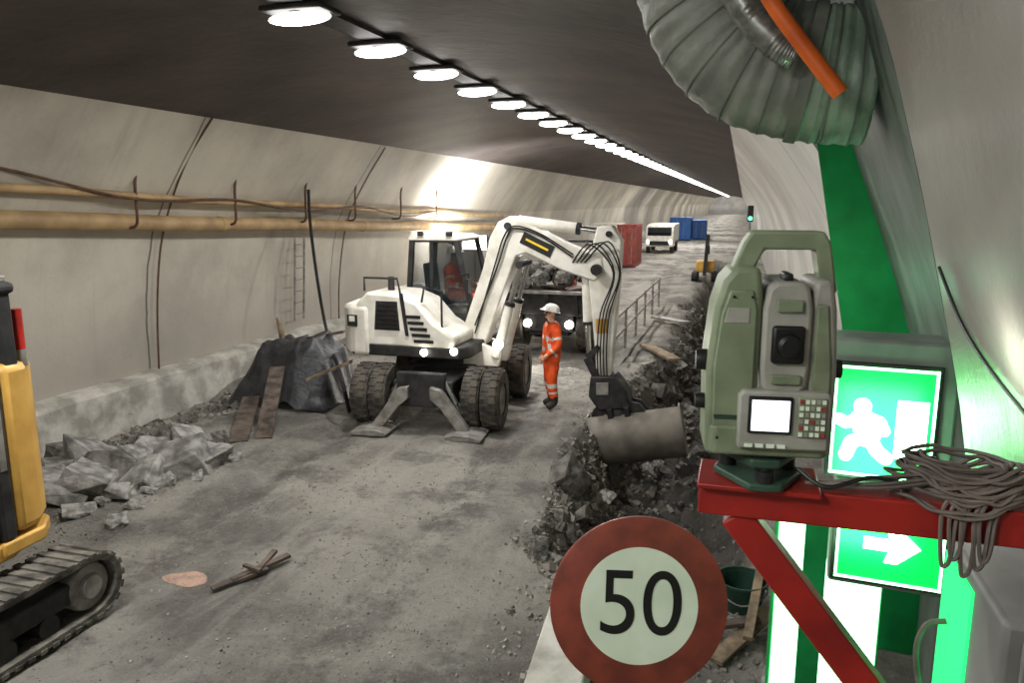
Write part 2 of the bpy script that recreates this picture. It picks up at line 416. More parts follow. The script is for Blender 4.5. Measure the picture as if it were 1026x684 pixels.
mb.add(vs, fs); struct(mb.build('trim_1', MT['kerb'], keep=True), 'rough pale concrete footing along the left wall', 'trim')
# ------------------------------------------------------------------ ceiling lamps
LLAB = 'white oval tunnel lamp in a dark housing, one of the row under the cable tray'
def lamp_thing():
    t = thing('ceiling_lamp', LLAB, 'lamp', group='ceiling lamps in a row')
    MB().box((0, .02, .06), (.74, .46, .06)).build('housing', MT['dark'], t, bevel=.02)
    MB().cyl((0, 0, .0), (0, 0, .04), .12).build('neck', MT['dark'], t)
    mb = MB(); mb.ball((0, 0, -.02), (.36, .22, .075), 24, 10, rot=(R(14), 0, 0)); mb.build('lens', MT['lamp'], t)
    return t
l0 = None
for i in range(-3, 60):
    y = 7.57+i*1.91
    if l0 is None: l0 = lamp_thing(); t = l0
    else: t = copy_tree(l0)
    t.location = (XC, y, 5.605)
    if i >= 0 and i < 3: t['label'] = ['nearest white oval tunnel lamp, at top of the row in view', 'second nearest white oval tunnel lamp of the ceiling row', 'third nearest white oval tunnel lamp of the ceiling row'][i]
sl = None
for i in range(60, 130):
    if sl is None:
        sl = MB().ball((0, 0, 0), (.33, .24, .1), 12, 6).build('ceiling_lamp', MT['lamp'], keep=True); o = sl
    else: o = sl.copy(); C.objects.link(o)
    o.location = (XC, 7.57+i*1.91, 5.58); tag(o, LLAB, 'lamp', 'ceiling lamps in a row')
mb = MB(); mb.bb(XC-.16, XC+.16, -3, 250, 5.70, 5.715); mb.bb(XC-.175, XC-.16, -3, 250, 5.695, 5.745); mb.bb(XC+.16, XC+.175, -3, 250, 5.695, 5.745)
tag(mb.build('cable_tray', MT['dark']), 'dark cable tray along the ceiling carrying the lamps', 'cable tray')
for i in range(-2, 16):
    area('lamp_light', (XC, 6.6+i*3.82, 5.4), (0, 0, 0), .4, .3, 200 if i < 4 else 172, (1, .99, .97))
for i in range(12): area('lamp_light_far', (XC, 68+i*15, 5.4), (0, 0, 0), .4, .6, 700, (1, .99, .975))
area('added_end_wall_fill', (XC, 244, 5.2), (R(50), 0, 0), 2, .6, 900, (1, .985, .97))  # extra light added to brighten the end wall, not one of the lamps
# ------------------------------------------------------------------ wall pipes
def pt(px, py, x): return PX(px, py, x)
a = pt(0, 221, -10.0); b = pt(430, 227, -10.0); d = (b-a)/(b.y-a.y)
pts = [a+d*(yy-a.y)+Vector((0, 0, .012*math.sin(yy*.9))) for yy in [3+i*1.0 for i in range(34)]]
t = thing('wall_pipe', 'thick tan compressed air pipe along the left wall, the lower one', 'pipe', pts[0])
q = MB(); q.tube([p-pts[0] for p in pts], .14, 16); q.build('pipe', MT['tan'], t)
for k in (4, 10, 16, 22, 28): MB().cyl(pts[k]-pts[0]-d*.04, pts[k]-pts[0]+d*.04, .152, n=18).build('coupling', MT['tan'], t)
a = pt(0, 189, -9.75); b = pt(490, 216, -9.95); d2 = (b-a)/(b.y-a.y)
pts2 = [a+d2*(yy-a.y)+Vector((0, 0, .02*math.sin(yy*.8+1))) for yy in [3+i*1.0 for i in range(36)]]
mb = MB(); mb.tube(pts2, .065, 12); tag(mb.build('wall_pipe', MT['tan']), 'thinner tan pipe above the thick pipe on the left wall', 'pipe')
pts3 = [p+Vector((.1, 0, .2+.1*math.sin(p.y*1.1)-.25*ss(8, 12, p.y))) for p in pts2[:22]]
mb = MB(); mb.tube(cr(pts3, 3), .024, 8); tag(mb.build('wall_cable', MT['brown_cable']), 'sagging brown cable strung just over the wall pipes', 'cable')
h0 = None
for k, px in enumerate((131, 231, 302, 352, 398, 434)):
    p = pt(px, 208, -9.85)
    mb = MB(); mb.tube(cr([(-.1, 0, -.33), (.16, 0, -.3), (.2, 0, .0), (.2, .01, .4), (.3, .02, .8), (.48, .04, 1.12)], 4), .026, 6)
    if h0 is None:
        h0 = mb.build('pipe_hanger', MT['brown_cable'], keep=True); o = h0
    else: o = h0.copy(); C.objects.link(o)
    o.location = (-9.93, p.y, p.z)
    tag(o, 'dark strap bracket holding the tan pipes to the left wall', 'pipe hanger', 'pipe hangers on the left wall')
mb = MB(); mb.tube(cr([pt(309, 190, -9.6), pt(311, 225, -9.5), pt(318, 280, -9.2), pt(327, 330, -8.9), PY(341, 375, 11.0), PZ(350, 412, .1)], 6), .035, 8)
tag(mb.build('hanging_hose', MT['black']), 'black hose hanging from the wall pipes down to the tarpaulin', 'hose')
for k, (pp, lb) in enumerate(((((210, 118), (185, 160), (168, 205), (158, 250), (155, 310), (157, 375)), 'thin dark cable running down the left wall nearest the yellow machine'),
                          (((384, 148), (362, 185), (345, 225), (338, 280), (338, 330)), 'thin dark cable running down the left wall above the white excavator'))):
    mb = MB(); Y = 11.57 if k == 0 else 18.3
    q = []
    for x, yv in pp:
        p = PY(x, yv, Y); q.append(p+Vector((.06, 0, 0)))
    mb.tube(cr(q, 4), .018, 6); tag(mb.build('wall_cable', MT['brown_cable']), lb, 'cable')
t = thing('rung_ladder', 'grey steel rung ladder fixed to the left wall below the pipes', 'ladder', PX(300, 320, -10.3))
for s in (-.2, .2):
    MB().cyl((0, s, 0), (.12, s, 2.0), .025, n=8).build('rail', MT['grey'], t)
for i in range(7): MB().cyl((.02*i, -.2, .15+.28*i), (.02*i, .2, .15+.28*i), .015, n=6).build('rung', MT['grey'], t)
# ------------------------------------------------------------------ rocks
def rockmesh(k, mat, d=(.5, .38, .3), npt=9):
    rnd = random.Random(k); bm = bmesh.new()
    for sx_ in (-1, 1):
        for sy_ in (-1, 1):
            for sz_ in (-1, 1):
                f = rnd.uniform(.62, 1.05)
                bm.verts.new((sx_*d[0]*f*rnd.uniform(.8, 1.1), sy_*d[1]*f*rnd.uniform(.75, 1.1), sz_*d[2]*rnd.uniform(.7, 1.1)))
    for i in range(npt):
        v = Vector((rnd.gauss(0, 1), rnd.gauss(0, 1), rnd.gauss(0, 1))).normalized()*rnd.uniform(.95, 1.15)
        bm.verts.new((v.x*d[0], v.y*d[1], v.z*d[2]))
    bmesh.ops.convex_hull(bm, input=bm.verts)
    bmesh.ops.delete(bm, geom=[g for g in bm.verts if not g.link_faces], context='VERTS')
    bmesh.ops.dissolve_limit(bm, angle_limit=R(9), verts=bm.verts, edges=bm.edges)
    bmesh.ops.bevel(bm, geom=list(bm.edges), offset=.008, segments=1, affect='EDGES')
    bmesh.ops.triangulate(bm, faces=bm.faces)
    bmesh.ops.subdivide_edges(bm, edges=[e for e in bm.edges if e.calc_length() > .12], cuts=2, use_grid_fill=True)
    for v in bm.verts:
        v.co += v.normal*(.05*noise.noise(v.co*5+Vector((k, 0, 0)))+.025*noise.noise(v.co*12+Vector((0, k, 0))))
    me = bpy.data.meshes.new('rock'); bm.to_mesh(me); bm.free(); me.materials.append(mat); return me
rocks = [rockmesh(k, MT['rock']) for k in range(6)]; drocks = [rockmesh(k+20, MT['darkrock']) for k in range(6)]
slabs = [rockmesh(k+40, MT['rock'], (.52, .4, .17), 2) for k in range(5)]
dslabs = [rockmesh(k+60, MT['darkrock'], (.55, .36, .18), 3) for k in range(5)]
def rock(x, y, z, s, lab, grp, ms=rocks, tilt=.4):
    o = bpy.data.objects.new('rock', random.choice(ms)); C.objects.link(o)
    o.location = (x, y, z); o.scale = (s, s*random.uniform(.8, 1.1), s*random.uniform(.8, 1.15))
    o.rotation_euler = (random.uniform(-tilt, tilt), random.uniform(-tilt, tilt), random.uniform(0, 6.3))
    return tag(o, lab, 'rock', grp)
for px, py, s in ((58, 504, .8), (90, 494, .85), (116, 498, .6), (142, 484, .85), (186, 472, .95), (208, 466, .7), (62, 474, .7), (94, 468, .8), (126, 462, .7), (158, 454, .7), (190, 448, .65), (212, 456, .5), (88, 478, .6), (166, 486, .35), (222, 444, .45), (60, 488, .75), (236, 460, .3), (204, 454, .45), (136, 508, .26), (80, 517, .36), (112, 480, .8), (170, 466, .75), (104, 506, .26), (152, 494, .24), (198, 480, .26), (70, 456, .6), (138, 468, .6), (180, 456, .55), (106, 456, .6), (78, 498, .45)):
    p = PZ(px, py, 0)
    rock(p.x, p.y, H(p.x, p.y)+.11*s, s, 'pale grey broken stone slab in the heap along the left footing', 'stone slabs by the left footing', slabs if random.random() < .7 else (rocks if random.random() < .5 else drocks), .5)
rr = random.Random(3)
nt_ = 0
for i in range(800):
    if nt_ >= 204: break
    y = 7.2+rr.random()**1.7*22; e = xe(y)
    face = rr.random() < .62
    x = e+(rr.uniform(.02, .75) if face else rr.uniform(.5, 1.8))
    u = rr.random()
    s = rr.uniform(.14, .3) if u < .5 else (rr.uniform(.3, .5) if u < .85 else rr.uniform(.5, .78))
    if x > -.1: s *= .6
    if abs(y-12.3) < .75 and x > -2.25 and x < -.5: continue
    nt_ += 1
    ms = dslabs if rr.random() < .35 else (drocks if rr.random() < .45 else (slabs if face else rocks))
    rock(x, y, H(x, y)-.0*s, s, 'grey jagged rock in the broken face and bed of the trench', 'jagged rocks in the trench', ms, .9)
for i in range(20):
    x = rr.uniform(-.9, .45); y = rr.uniform(5.2, 8.2); s = rr.uniform(.12, .34)
    rock(x, y, H(x, y)+.06*s, s, 'small stone among the debris between the speed sign and exit panel', 'stones behind the speed sign')
def stones(mb, x, y, s):
    h = H(x, y); c = Vector((x, y, h+s*.25)); E = Euler((rr.random()*6, rr.random()*6, rr.random()*6)).to_matrix()
    vs = [c+E @ Vector((a_*s*rr.uniform(.6, 1.1), b_*s*rr.uniform(.5, 1), c_*s*.7)) for a_, b_, c_ in ((-1, -1, -1), (1, -1, -1), (1, 1, -1), (-1, 1, -1), (-.7, -.7, 1), (.7, -.7, 1), (.7, .7, 1), (-.7, .7, 1))]
    mb.add(vs, [(3, 2, 1, 0), (4, 5, 6, 7), (0, 1, 5, 4), (1, 2, 6, 5), (2, 3, 7, 6), (3, 0, 4, 7)])
mb = MB()
for i in range(20000):
    y = 4.0*math.exp(rr.random()*1.7); x = rr.uniform(-9.8, .9)
    road = ss(-9.2, -7.8, x)*(1-ss(xe(y)-.45, xe(y)+.1, x))
    if rr.random() < road*(.25 if nz(x*.7, y*.45, 2)+.4*nz(x*2, y*2, 5) > .08 else .85): continue
    if -6.3 < x < -3.4 and 10.3 < y < 14.5: continue
    s = .005+(.03 if road < .5 else .011)*rr.random()**2.6
    stones(mb, x, y, s)
tag(mb.build('gravel', MT['gravel'], smooth=False, merge=False, keep=True), 'loose grey gravel strewn over the tunnel floor', 'gravel', kind='stuff')
mb = MB()
for i in range(9000):
    y = 6.8*math.exp(rr.random()*1.5); e = xe(y); x = e-.02+abs(rr.gauss(.35, .55))
    if x > .5: continue
    stones(mb, x, y, (.01+.06*rr.random()**2.8)*(1 if x > e+.1 else .6))
for i in range(1800):
    x = rr.uniform(-10.1, -8.7)+rr.gauss(0, .15); y = rr.uniform(6.2, 13)
    if x < -10.15: continue
    stones(mb, x, y, .012+.07*rr.random()**2.2)
tag(mb.build('rubble', MT['rubble'], smooth=False, merge=False, keep=True), 'crushed grey rubble in the trench and along the left footing', 'rubble', kind='stuff')
# ------------------------------------------------------------------ tarp heap, planks
def lerpt(T, u):
    for i in range(len(T)-1):
        if u <= T[i+1][0]:
            f = (u-T[i][0])/(T[i+1][0]-T[i][0]); return T[i][1]*(1-f)+T[i+1][1]*f
    return T[-1][1]
def tarp():
    mb = MB(); vs = []; nx, ny = 64, 48
    c = Vector((-7.95, 12.25, 0))
    TU = [(-1, 0), (-.82, .55), (-.6, .95), (-.1, 1.0), (.5, 1.08), (.72, .78), (.9, .2), (1, 0)]
    TV = [(-1, 0), (-.8, .3), (-.5, .85), (-.25, 1.0), (.6, 1.0), (.85, .6), (1, 0)]
    for j in range(ny+1):
        for i in range(nx+1):
            u = -1+2*i/nx; v = -1+2*j/ny
            uu = max(-1, min(1, u+.12*nz(v*2, 3, 1))); vv = max(-1, min(1, v+.15*nz(u*2.2, 7, 1)))
            z = 1.1*lerpt(TU, uu)*lerpt(TV, vv)
            fold = .035*math.sin(u*16+v*3+2*nz(u*3, v*2, 4))*min(1, z*1.5)
            f = .06*nz(u*3, v*3, 1)+fold+.03*abs(nz(u*7, v*7, 3))
            X = c.x+u*1.02+.25*fold; Y = c.y+v*.78+f*.5
            vs.append((X, Y, max(H(X, Y)+.012, z+f*min(1, z*2))))
    n = nx+1
    mb.add(vs, [(j*n+i, j*n+i+1, (j+1)*n+i+1, (j+1)*n+i) for j in range(ny) for i in range(nx)])
    tag(mb.build('tarpaulin', MT['tarp'], ang=50), 'crumpled black plastic sheet draped over a heap beside the left wall', 'tarpaulin')
tarp()
def plank(p0, p1, w, h, mat, label, grp=None, name='plank'):
    mb = MB(); mb.beam(p0, p1, w, h); return tag(mb.build(name, mat, bevel=.006), label, 'plank', grp)
def onf(px, py, dz):
    p = PZ(px, py, 0); p.z = H(p.x, p.y)+dz; return p
plank(onf(264, 440, .0), PY(278, 368, 11.6), .26, .05, MT['darkwood'], 'grey brown board standing upright in front of the black sheet')
plank(onf(238, 444, .0), PY(252, 398, 11.2), .3, .05, MT['darkwood'], 'short dark board leaning left of the upright board')
plank(PY(308, 380, 11.3), PY(352, 362, 11.4), .14, .05, MT['wood'], 'brown timber lying across the front of the black sheet')
plank(PY(275, 345, 12.5), PY(345, 332, 12.6), .12, .05, MT['darkwood'], 'dark timber resting on top of the black sheet heap')
mb = MB(); mb.tube([PY(284, 348, 12.5), PY(282, 332, 12.5), PY(278, 318, 12.5)], [.05, .06, .03], 8)
tag(mb.build('wooden_stake', MT['wood']), 'short brown stake poking up behind the black sheet', 'stake')
t = thing('splintered_board', 'dark splintered board lying in pieces on the road', 'board', onf(250, 575, 0))
o_ = t.location.copy()
for k, (a_, b_) in enumerate((((212, 588), (268, 572)), ((232, 582), (290, 562)), ((255, 578), (276, 560)), ((245, 572), (262, 580)))):
    p0 = onf(*a_, .03+.015*k)-o_; p1 = onf(*b_, .05+.02*k)-o_
    q = MB(); q.beam(p0, p1, .1-.02*k, .03); q.build('splinter', MT['darkwood'], t)
mb = MB(); c = PZ(185, 577, 0)
vs = [(c.x, c.y, H(c.x, c.y)+.012)]
for k in range(28):
    a_ = 2*PI*k/28; r_ = .26*(1+.3*nz(math.cos(a_)*1.2, math.sin(a_)*1.2, 3)); x, y = c.x+r_*math.cos(a_), c.y+.5*r_*math.sin(a_)
    vs.append((x, y, H(x, y)+.004))
mb.add(vs, [(0, 1+k, 1+(k+1) % 28) for k in range(28)])
tag(mb.build('brick_dust', MT['orangedust']), 'small reddish patch of brick dust on the road', 'dust', kind='stuff')
tag(rock(*onf(117, 528, .02), .3, 'x', None), 'flat pale stone alone on the road near the yellow machine', 'rock')
# ------------------------------------------------------------------ wheels
def wheel(parent, c, r, w, axis, tyremat=None, n=24, name='wheel', side=1, hubm=None):
    c = Vector(c)
    e = bpy.data.objects.new(name, None); C.objects.link(e); e.parent = parent; e.location = c
    if axis == 'y': e.rotation_euler = (0, 0, PI/2)
    mb = MB(); mb.lathe([(r*.52, -w/2), (r*.9, -w/2), (r*.985, -w*.36), (r*.985, w*.36), (r*.9, w/2), (r*.52, w/2), (r*.52, -w/2)], ax='x', n=36)
    for k in range(n):
        a_ = 2*PI*k/n
        for s in (-1, 1):
            aa = a_+(.5*2*PI/n if s > 0 else 0)
            mb.box((s*w*.22, math.cos(aa)*r*.98, math.sin(aa)*r*.98), (w*.4, r*.09, r*.06), (aa-PI/2, 0, 0))
    mb.build('tyre', tyremat or MT['tyre'], e)
    mb = MB(); mb.lathe([(0, -w*.3), (r*.3, -w*.3), (r*.53, -w*.42), (r*.53, w*.42), (r*.3, w*.3), (r*.16, w*.42), (0, w*.42)], ax='x', n=24)
    mb.build('hub', hubm or MT['grey'], e)
    return e
# ------------------------------------------------------------------ people
def skin_mesh(pts, edges, rad, sub=2):
    me = bpy.data.meshes.new('sk'); me.from_pydata(pts, edges, [])
    o = bpy.data.objects.new('sk', me); C.objects.link(o)
    o.modifiers.new('skin', 'SKIN')
    for i, v in enumerate(me.skin_vertices[0].data):
        v.radius = (rad[i], rad[i]); v.use_root = (i == 0)
    md = o.modifiers.new('sub', 'SUBSURF'); md.levels = sub; md.render_levels = sub
    bpy.context.view_layer.update()
    out = bpy.data.meshes.new_from_object(o.evaluated_get(bpy.context.evaluated_depsgraph_get()))
    bpy.data.objects.remove(o); bpy.data.meshes.remove(me); return out
def person(label, loc, rotz, J, helmet='helmet', bulk=1.0):
    t = thing('person', label, 'person', loc, rotz)
    J = {k: (v[0], v[1]*(1 if k in ('neck', 'jaw', 'skull', 'wrl', 'wrr') else bulk)) for k, v in J.items()}
    names = list(J); ix = {k: i for i, k in enumerate(names)}
    E = [('pelvis', 'spine'), ('spine', 'chest'), ('chest', 'neck'), ('neck', 'jaw'), ('jaw', 'skull')]
    for s in 'lr':
        E += [('chest', 'sh'+s), ('sh'+s, 'el'+s), ('el'+s, 'wr'+s), ('pelvis', 'hip'+s), ('hip'+s, 'kn'+s), ('kn'+s, 'an'+s), ('an'+s, 'to'+s)]
    me = skin_mesh([J[k][0] for k in names], [(ix[a_], ix[b_]) for a_, b_ in E], [J[k][1] for k in names])
    bm = bmesh.new(); bm.from_mesh(me)
    Jp = {k: Vector(J[k][0]) for k in J}
    def nearest(c):
        best = None
        for a_, b_ in E:
            A, B = Jp[a_], Jp[b_]; ab = B-A; u = max(0, min(1, (c-A).dot(ab)/ab.dot(ab))); dd = (A+ab*u-c).length
            if best is None or dd < best[0]: best = (dd, a_, b_, u)
        return best
    for f in bm.faces:
        _, a_, b_, u = nearest(f.calc_center_median())
        m = 0
        if b_ in ('jaw', 'skull') or (b_ == 'neck' and u > .75): m = 1
        elif b_[:2] == 'to' or (b_[:2] == 'an' and u > .72): m = 3
        elif b_[:2] == 'an' and (.12 < u < .26 or .42 < u < .56): m = 2
        elif b_[:2] == 'el' and .45 < u < .62: m = 2
        elif b_[:2] == 'wr' and .5 < u < .68: m = 2
        elif b_ == 'spine' and .3 < u < .62: m = 2
        elif b_ == 'chest' and .35 < u < .6: m = 2
        f.material_index = m
    bm.to_mesh(me); bm.free()
    def join(mbx, mi):
        bm = bmesh.new(); bm.from_mesh(me)
        vv = [bm.verts.new(v) for v in mbx.v]
        for f in mbx.f:
            try:
                ff = bm.faces.new([vv[i] for i in f]); ff.material_index = mi; ff.smooth = True
            except ValueError: pass
        bm.to_mesh(me); bm.free()
    for s in 'lr':
        w = Jp['wr'+s]; d = (w-Jp['el'+s]).normalized(); side = d.cross(Vector((0, -1, .2))).normalized(); nrm = d.cross(side).normalized()
        h = MB(); h.tube([w-d*.03, w+d*.02, w+d*.06, w+d*.085], [.03, .036, .04, .03], 8)
        for k, ln in enumerate((.062, .075, .07, .055)):
            b0 = w+d*.075+side*(.027-.018*k)
            h.tube([b0, b0+d*ln*.5+nrm*.008, b0+d*ln*.85+nrm*.03], [.0095, .009, .007], 6)
        b0 = w+d*.03+side*.03; h.tube([b0, b0+d*.03+side*.03, b0+d*.06+side*.035+nrm*.01], [.012, .011, .008], 6)
        join(h, 1)
    sk = Jp['skull']; hd = (Jp['skull']-Jp['jaw']).normalized(); fw = Vector((0, -1, 0))
    fw = (fw-hd*fw.dot(hd)).normalized(); rt = hd.cross(fw)
    r_ = J['skull'][1]
    h = MB(); b0 = sk+fw*r_*.95-hd*.03; h.tube([b0+hd*.03, b0+fw*.022-hd*.012, b0-hd*.018], [.008, .015, .01], 6)
    for s in (-1, 1): h.ball(sk+rt*s*r_*.97-hd*.03, (.012, .022, .032))
    join(h, 1)
    h = MB()
    for s in (-1, 1): h.ball(sk+fw*r_*.9+rt*s*.032-hd*.01, .011, 6, 5)
    h.box(sk+fw*r_*.86-hd*.072, (.045, .02, .008)); join(h, 3)
    for k in ('suit', 'skin', 'stripe', 'boot'): me.materials.append(MT[k])
    me.polygons.foreach_set('use_smooth', [True]*len(me.polygons))
    o = bpy.data.objects.new('body', me); C.objects.link(o); o.parent = t
    c = sk+hd*.02
    Q = Matrix((rt, -fw, hd)).transposed()
    prof = [(0, .125), (.05, .12), (.095, .095), (.12, .05), (.126, .0), (.143, -.004), (.143, -.012), (.116, -.012)]
    k = MB().lathe(prof, n=24)
    k.v = [c+Q @ Vector((v.x, v.y*1.12-(.045 if v.z < .002 and v.y < -.06 else 0), v.z)) for v in k.v]
    k.build('helmet', MT[helmet], t)
    return t
def J_stand():
    return {'pelvis': ((0, 0, .97), .135), 'spine': ((0, .0, 1.15), .13), 'chest': ((0, .01, 1.34), .145), 'neck': ((0, -.0, 1.52), .06), 'jaw': ((0, -.03, 1.60), .072), 'skull': ((0, -.01, 1.69), .098),
            'shl': ((.17, .01, 1.42), .085), 'ell': ((.25, .05, 1.14), .06), 'wrl': ((.2, -.14, .98), .042), 'hipl': ((.09, 0, .9), .11), 'knl': ((.11, -.03, .5), .082), 'anl': ((.12, .03, .12), .062), 'tol': ((.14, -.13, .05), .05),
            'shr': ((-.17, .01, 1.42), .085), 'elr': ((-.26, .03, 1.13), .06), 'wrr': ((-.25, -.08, .88), .042), 'hipr': ((-.09, 0, .9), .11), 'knr': ((-.11, -.0, .5), .082), 'anr': ((-.13, .06, .12), .062), 'tor': ((-.15, -.1, .05), .05)}
def J_sit():
    j = {'pelvis': ((0, 0, .12), .14), 'spine': ((0, .02, .32), .135), 'chest': ((0, .03, .5), .15), 'neck': ((0, .02, .68), .06), 'jaw': ((0, -.01, .76), .072), 'skull': ((0, 0, .85), .098)}
    for s, k in (('l', 1), ('r', -1)):
        j.update({'sh'+s: ((.17*k, .02, .58), .085), 'el'+s: ((.25*k, -.06, .32), .06), 'wr'+s: ((.2*k, -.3, .3), .042), 'hip'+s: ((.1*k, -.03, .12), .11), 'kn'+s: ((.13*k, -.43, .14), .085), 'an'+s: ((.13*k, -.48, -.28), .062), 'to'+s: ((.14*k, -.62, -.33), .05)})
    return j
wp = PZ(552, 410, 0)
wk = person('worker in orange overalls and white helmet standing under the raised boom', (wp.x, wp.y, H(wp.x, wp.y)), R(-58), J_stand(), bulk=1.22)
wk.scale = (1.03, 1.03, 1.03)
# ------------------------------------------------------------------ white wheeled excavator
EX = Vector((-4.9, 12.4, 0))
ex = thing('wheeled_excavator', 'white wheeled excavator with raised jointed boom and lowered stabiliser legs', 'excavator', EX)
W = MT['white']
und = bpy.data.objects.new('undercarriage', None); C.objects.link(und); und.parent = ex; und.rotation_euler = (0, 0, R(5))
mb = MB(); mb.bb(-.5, .5, -1.5, 1.55, .5, .85); mb.bb(-.62, .62, -.5, .5, .55, .92); mb.build('chassis', MT['dark'], und, bevel=.03)
for yy in (-1.1, 1.05):
    MB().cyl((-.95, yy, .52), (.95, yy, .52), .11).build('axle', MT['dark'], und)
    for s in (-1, 1):
        for o_ in (0, .31): wheel(und, (s*(.78+o_), yy, .51), .51, .29, 'x')
for s in (-1, 1):
    mb = MB(); x0, x1 = s*.18, s*.82
    mb.prism([(x0, .8), (x0, .6), (s*.35, .46), (s*.62, .1), (x1, .1), (s*.76, .2), (s*.48, .58), (s*.36, .76)], 'y', -1.72, -1.58)
    so = mb.build('stabiliser', MT['grey'], und, bevel=.015)
    MB().prism([(s*.5, 0.02), (s*.46, .07), (s*.62, .12), (s*.84, .12), (s*1.08, .07), (s*1.04, .02)], 'y', -1.95, -1.35).build('foot_pad', MT['grey'], so, bevel=.01)
    MB().cyl((s*.3, -1.5, .95), (s*.55, -1.5, .5), .05).cyl((s*.55, -1.5, .5), (s*.66, -1.5, .2), .03).build('cylinder', MT['chrome'], so)
MB().bb(-.4, .4, -1.62, -1.48, .45, 1.0).build('mount_plate', MT['dark'], und, bevel=.02)
MB().cyl((0, 0, .85), (0, 0, 1.16), .55, n=32).build('slew_ring', MT['dark'], ex)
mb = MB(); mb.prism([(-1.3, -1.15), (.62, -1.15), (.75, -.9), (.75, .95), (.55, 1.15), (-1.3, 1.15)], 'z', 1.14, 1.34); mb.build('platform', MT['dark'], ex, bevel=.03)
mb = MB(); mb.prism([(-.95, -1.18), (-1.3, -1.16), (-1.52, -.95), (-1.62, -.4), (-1.62, .4), (-1.52, .95), (-1.3, 1.16), (-.95, 1.18)], 'z', 1.12, 1.98)
cw = mb.build('counterweight', W, ex, bevel=.08)
MB().box((-1.25, -1.185, 1.72), (.18, .02, .19)).build('emblem', MT['signblack'], cw)
MB().box((-1.25, -1.197, 1.75), (.1, .01, .09)).build('emblem_mark', W, cw)
mb = MB(); mb.prism([(-1.15, 1.3), (.5, 1.3), (.56, 1.5), (.2, 1.72), (-.1, 2.05), (-.45, 2.18), (-1.0, 2.2), (-1.2, 2.0)], 'y', -1.15, -.12)
hood = mb.build('engine_hood', W, ex, bevel=.05)
mb = MB(); mb.prism([(-1.3, 1.3), (-.9, 1.3), (-.9, 2.12), (-1.1, 2.14), (-1.3, 1.95)], 'y', -.12, 1.12); mb.build('rear_hood', W, ex, bevel=.04)
MB().prism([(-.86, 1.58), (-.4, 1.58), (-.44, 2.06), (-.82, 2.06)], 'y', -1.16, -1.14).build('grille_recess', MT['dark'], hood)
for k in range(6): MB().box((-.63+.0*k, -1.165, 1.62+.075*k), (.4-.02*k, .03, .03)).build('louvre', MT['signblack'], hood)
for k in range(5): MB().box((.02-.045*k, -1.16, 1.42+.1*k), (.34-.02*k, .02, .05)).build('step_slot', MT['signblack'], hood)
MB().prism([(-.4, 2.2), (-.3, 1.5), (-.24, 1.5), (-.33, 2.2)], 'y', -1.165, -1.155).build('panel_gap', MT['dark'], hood)
MB().tube([(-1.1, -1.0, 2.2), (-1.1, -1.0, 2.42), (-.5, -1.0, 2.42), (-.45, -1.0, 2.18)], .02, 8).build('handrail', MT['dark'], ex)
MB().tube([(.3, -1.05, 1.6), (.3, -1.05, 2.25), (.0, -1.05, 2.3), (-.05, -1.05, 2.05)], .02, 8).build('handrail', MT['dark'], ex)
MB().cyl((-.75, -.7, 2.18), (-.75, -.7, 2.42), .06, .05).build('exhaust', MT['dark'], ex)
cab = bpy.data.objects.new('cab', None); C.objects.link(cab); cab.parent = ex
cx0, cx1, cy0, cy1, cz0, cz1 = -.72, .36, .0, 1.08, 1.32, 3.06
mb = MB()
P = [(cx0, cz0), (cx1, cz0), (cx1+.06, 1.9), (cx1-.2, cz1-.05), (cx0+.06, cz1-.05), (cx0-.02, 2.0)]
for yy in (cy0, cy1):
    for i in range(len(P)):
        a_, b_ = P[i], P[(i+1) % len(P)]
        mb.beam((a_[0], yy, a_[1]), (b_[0], yy, b_[1]), .09, .09, (0, 1, 0))
for a_ in (P[1], P[2], P[3], P[4], P[0]): mb.beam((a_[0], cy0, a_[1]), (a_[0], cy1, a_[1]), .07, .07)
mb.beam((-.3, cy0, cz0), (-.3, cy0, cz1-.05), .07, .05, (0, 1, 0)); mb.beam((-.3, cy1, cz0), (-.3, cy1, cz1-.05), .07, .05, (0, 1, 0))
mb.build('frame', MT['dark'], cab, bevel=.015)
mb = MB(); mb.prism([(cx0-.02, cz1-.06), (cx0+.02, cz1+.0), (cx0+.2, cz1+.04), (cx1-.3, cz1+.03), (cx1-.12, cz1-.02), (cx1-.14, cz1-.06)], 'y', cy0-.06, cy1+.06); mb.build('roof', W, cab, bevel=.02)
MB().bb(cx0, cx1, cy0+.02, cy1-.02, cz0-.1, cz0+.45).build('lower_panel', W, cab, bevel=.03)
mb = MB(); mb.prism(P, 'y', cy0-.005, cy0+.005)
mb.build('side_glass', MT['glass'], cab)
mb = MB(); mb.prism(P, 'y', cy1-.005, cy1+.005); mb.build('side_glass', MT['glass'], cab)
MB().beam((P[1][0], .54, P[1][1]+.1), (P[2][0], .54, P[2][1]), 1.0, .01, (1, 0, 0)).build('lower_windscreen', MT['glass'], cab)
MB().beam((P[2][0], .54, P[2][1]), (P[3][0], .54, P[3][1]), 1.0, .01, (1, 0, .3)).build('windscreen', MT['glass'], cab)
MB().box((-.3, .54, 1.9), (.5, .5, .14)).box((-.52, .54, 2.25), (.12, .48, .65), (0, -.1, 0)).build('seat', MT['black'], cab, bevel=.04)
MB().tube([(cx1-.1, cy0-.05, 2.4), (cx1+.1, cy0-.2, 2.45), (cx1+.1, cy0-.2, 2.3)], .015, 6).box((cx1+.1, cy0-.22, 2.25), (.05, .14, .24)).build('mirror', MT['signblack'], cab)
for xx in (cx0+.25, cx1-.3): MB().box((xx, cy0-.06, cz1+.06), (.1, .08, .08)).build('work_lamp', MT['dark'], cab)
person('seated operator in orange jacket inside the white excavator cab', EX+Vector((-.05, .45, 1.9)), R(80), J_sit(), 'helmet', 1.15)
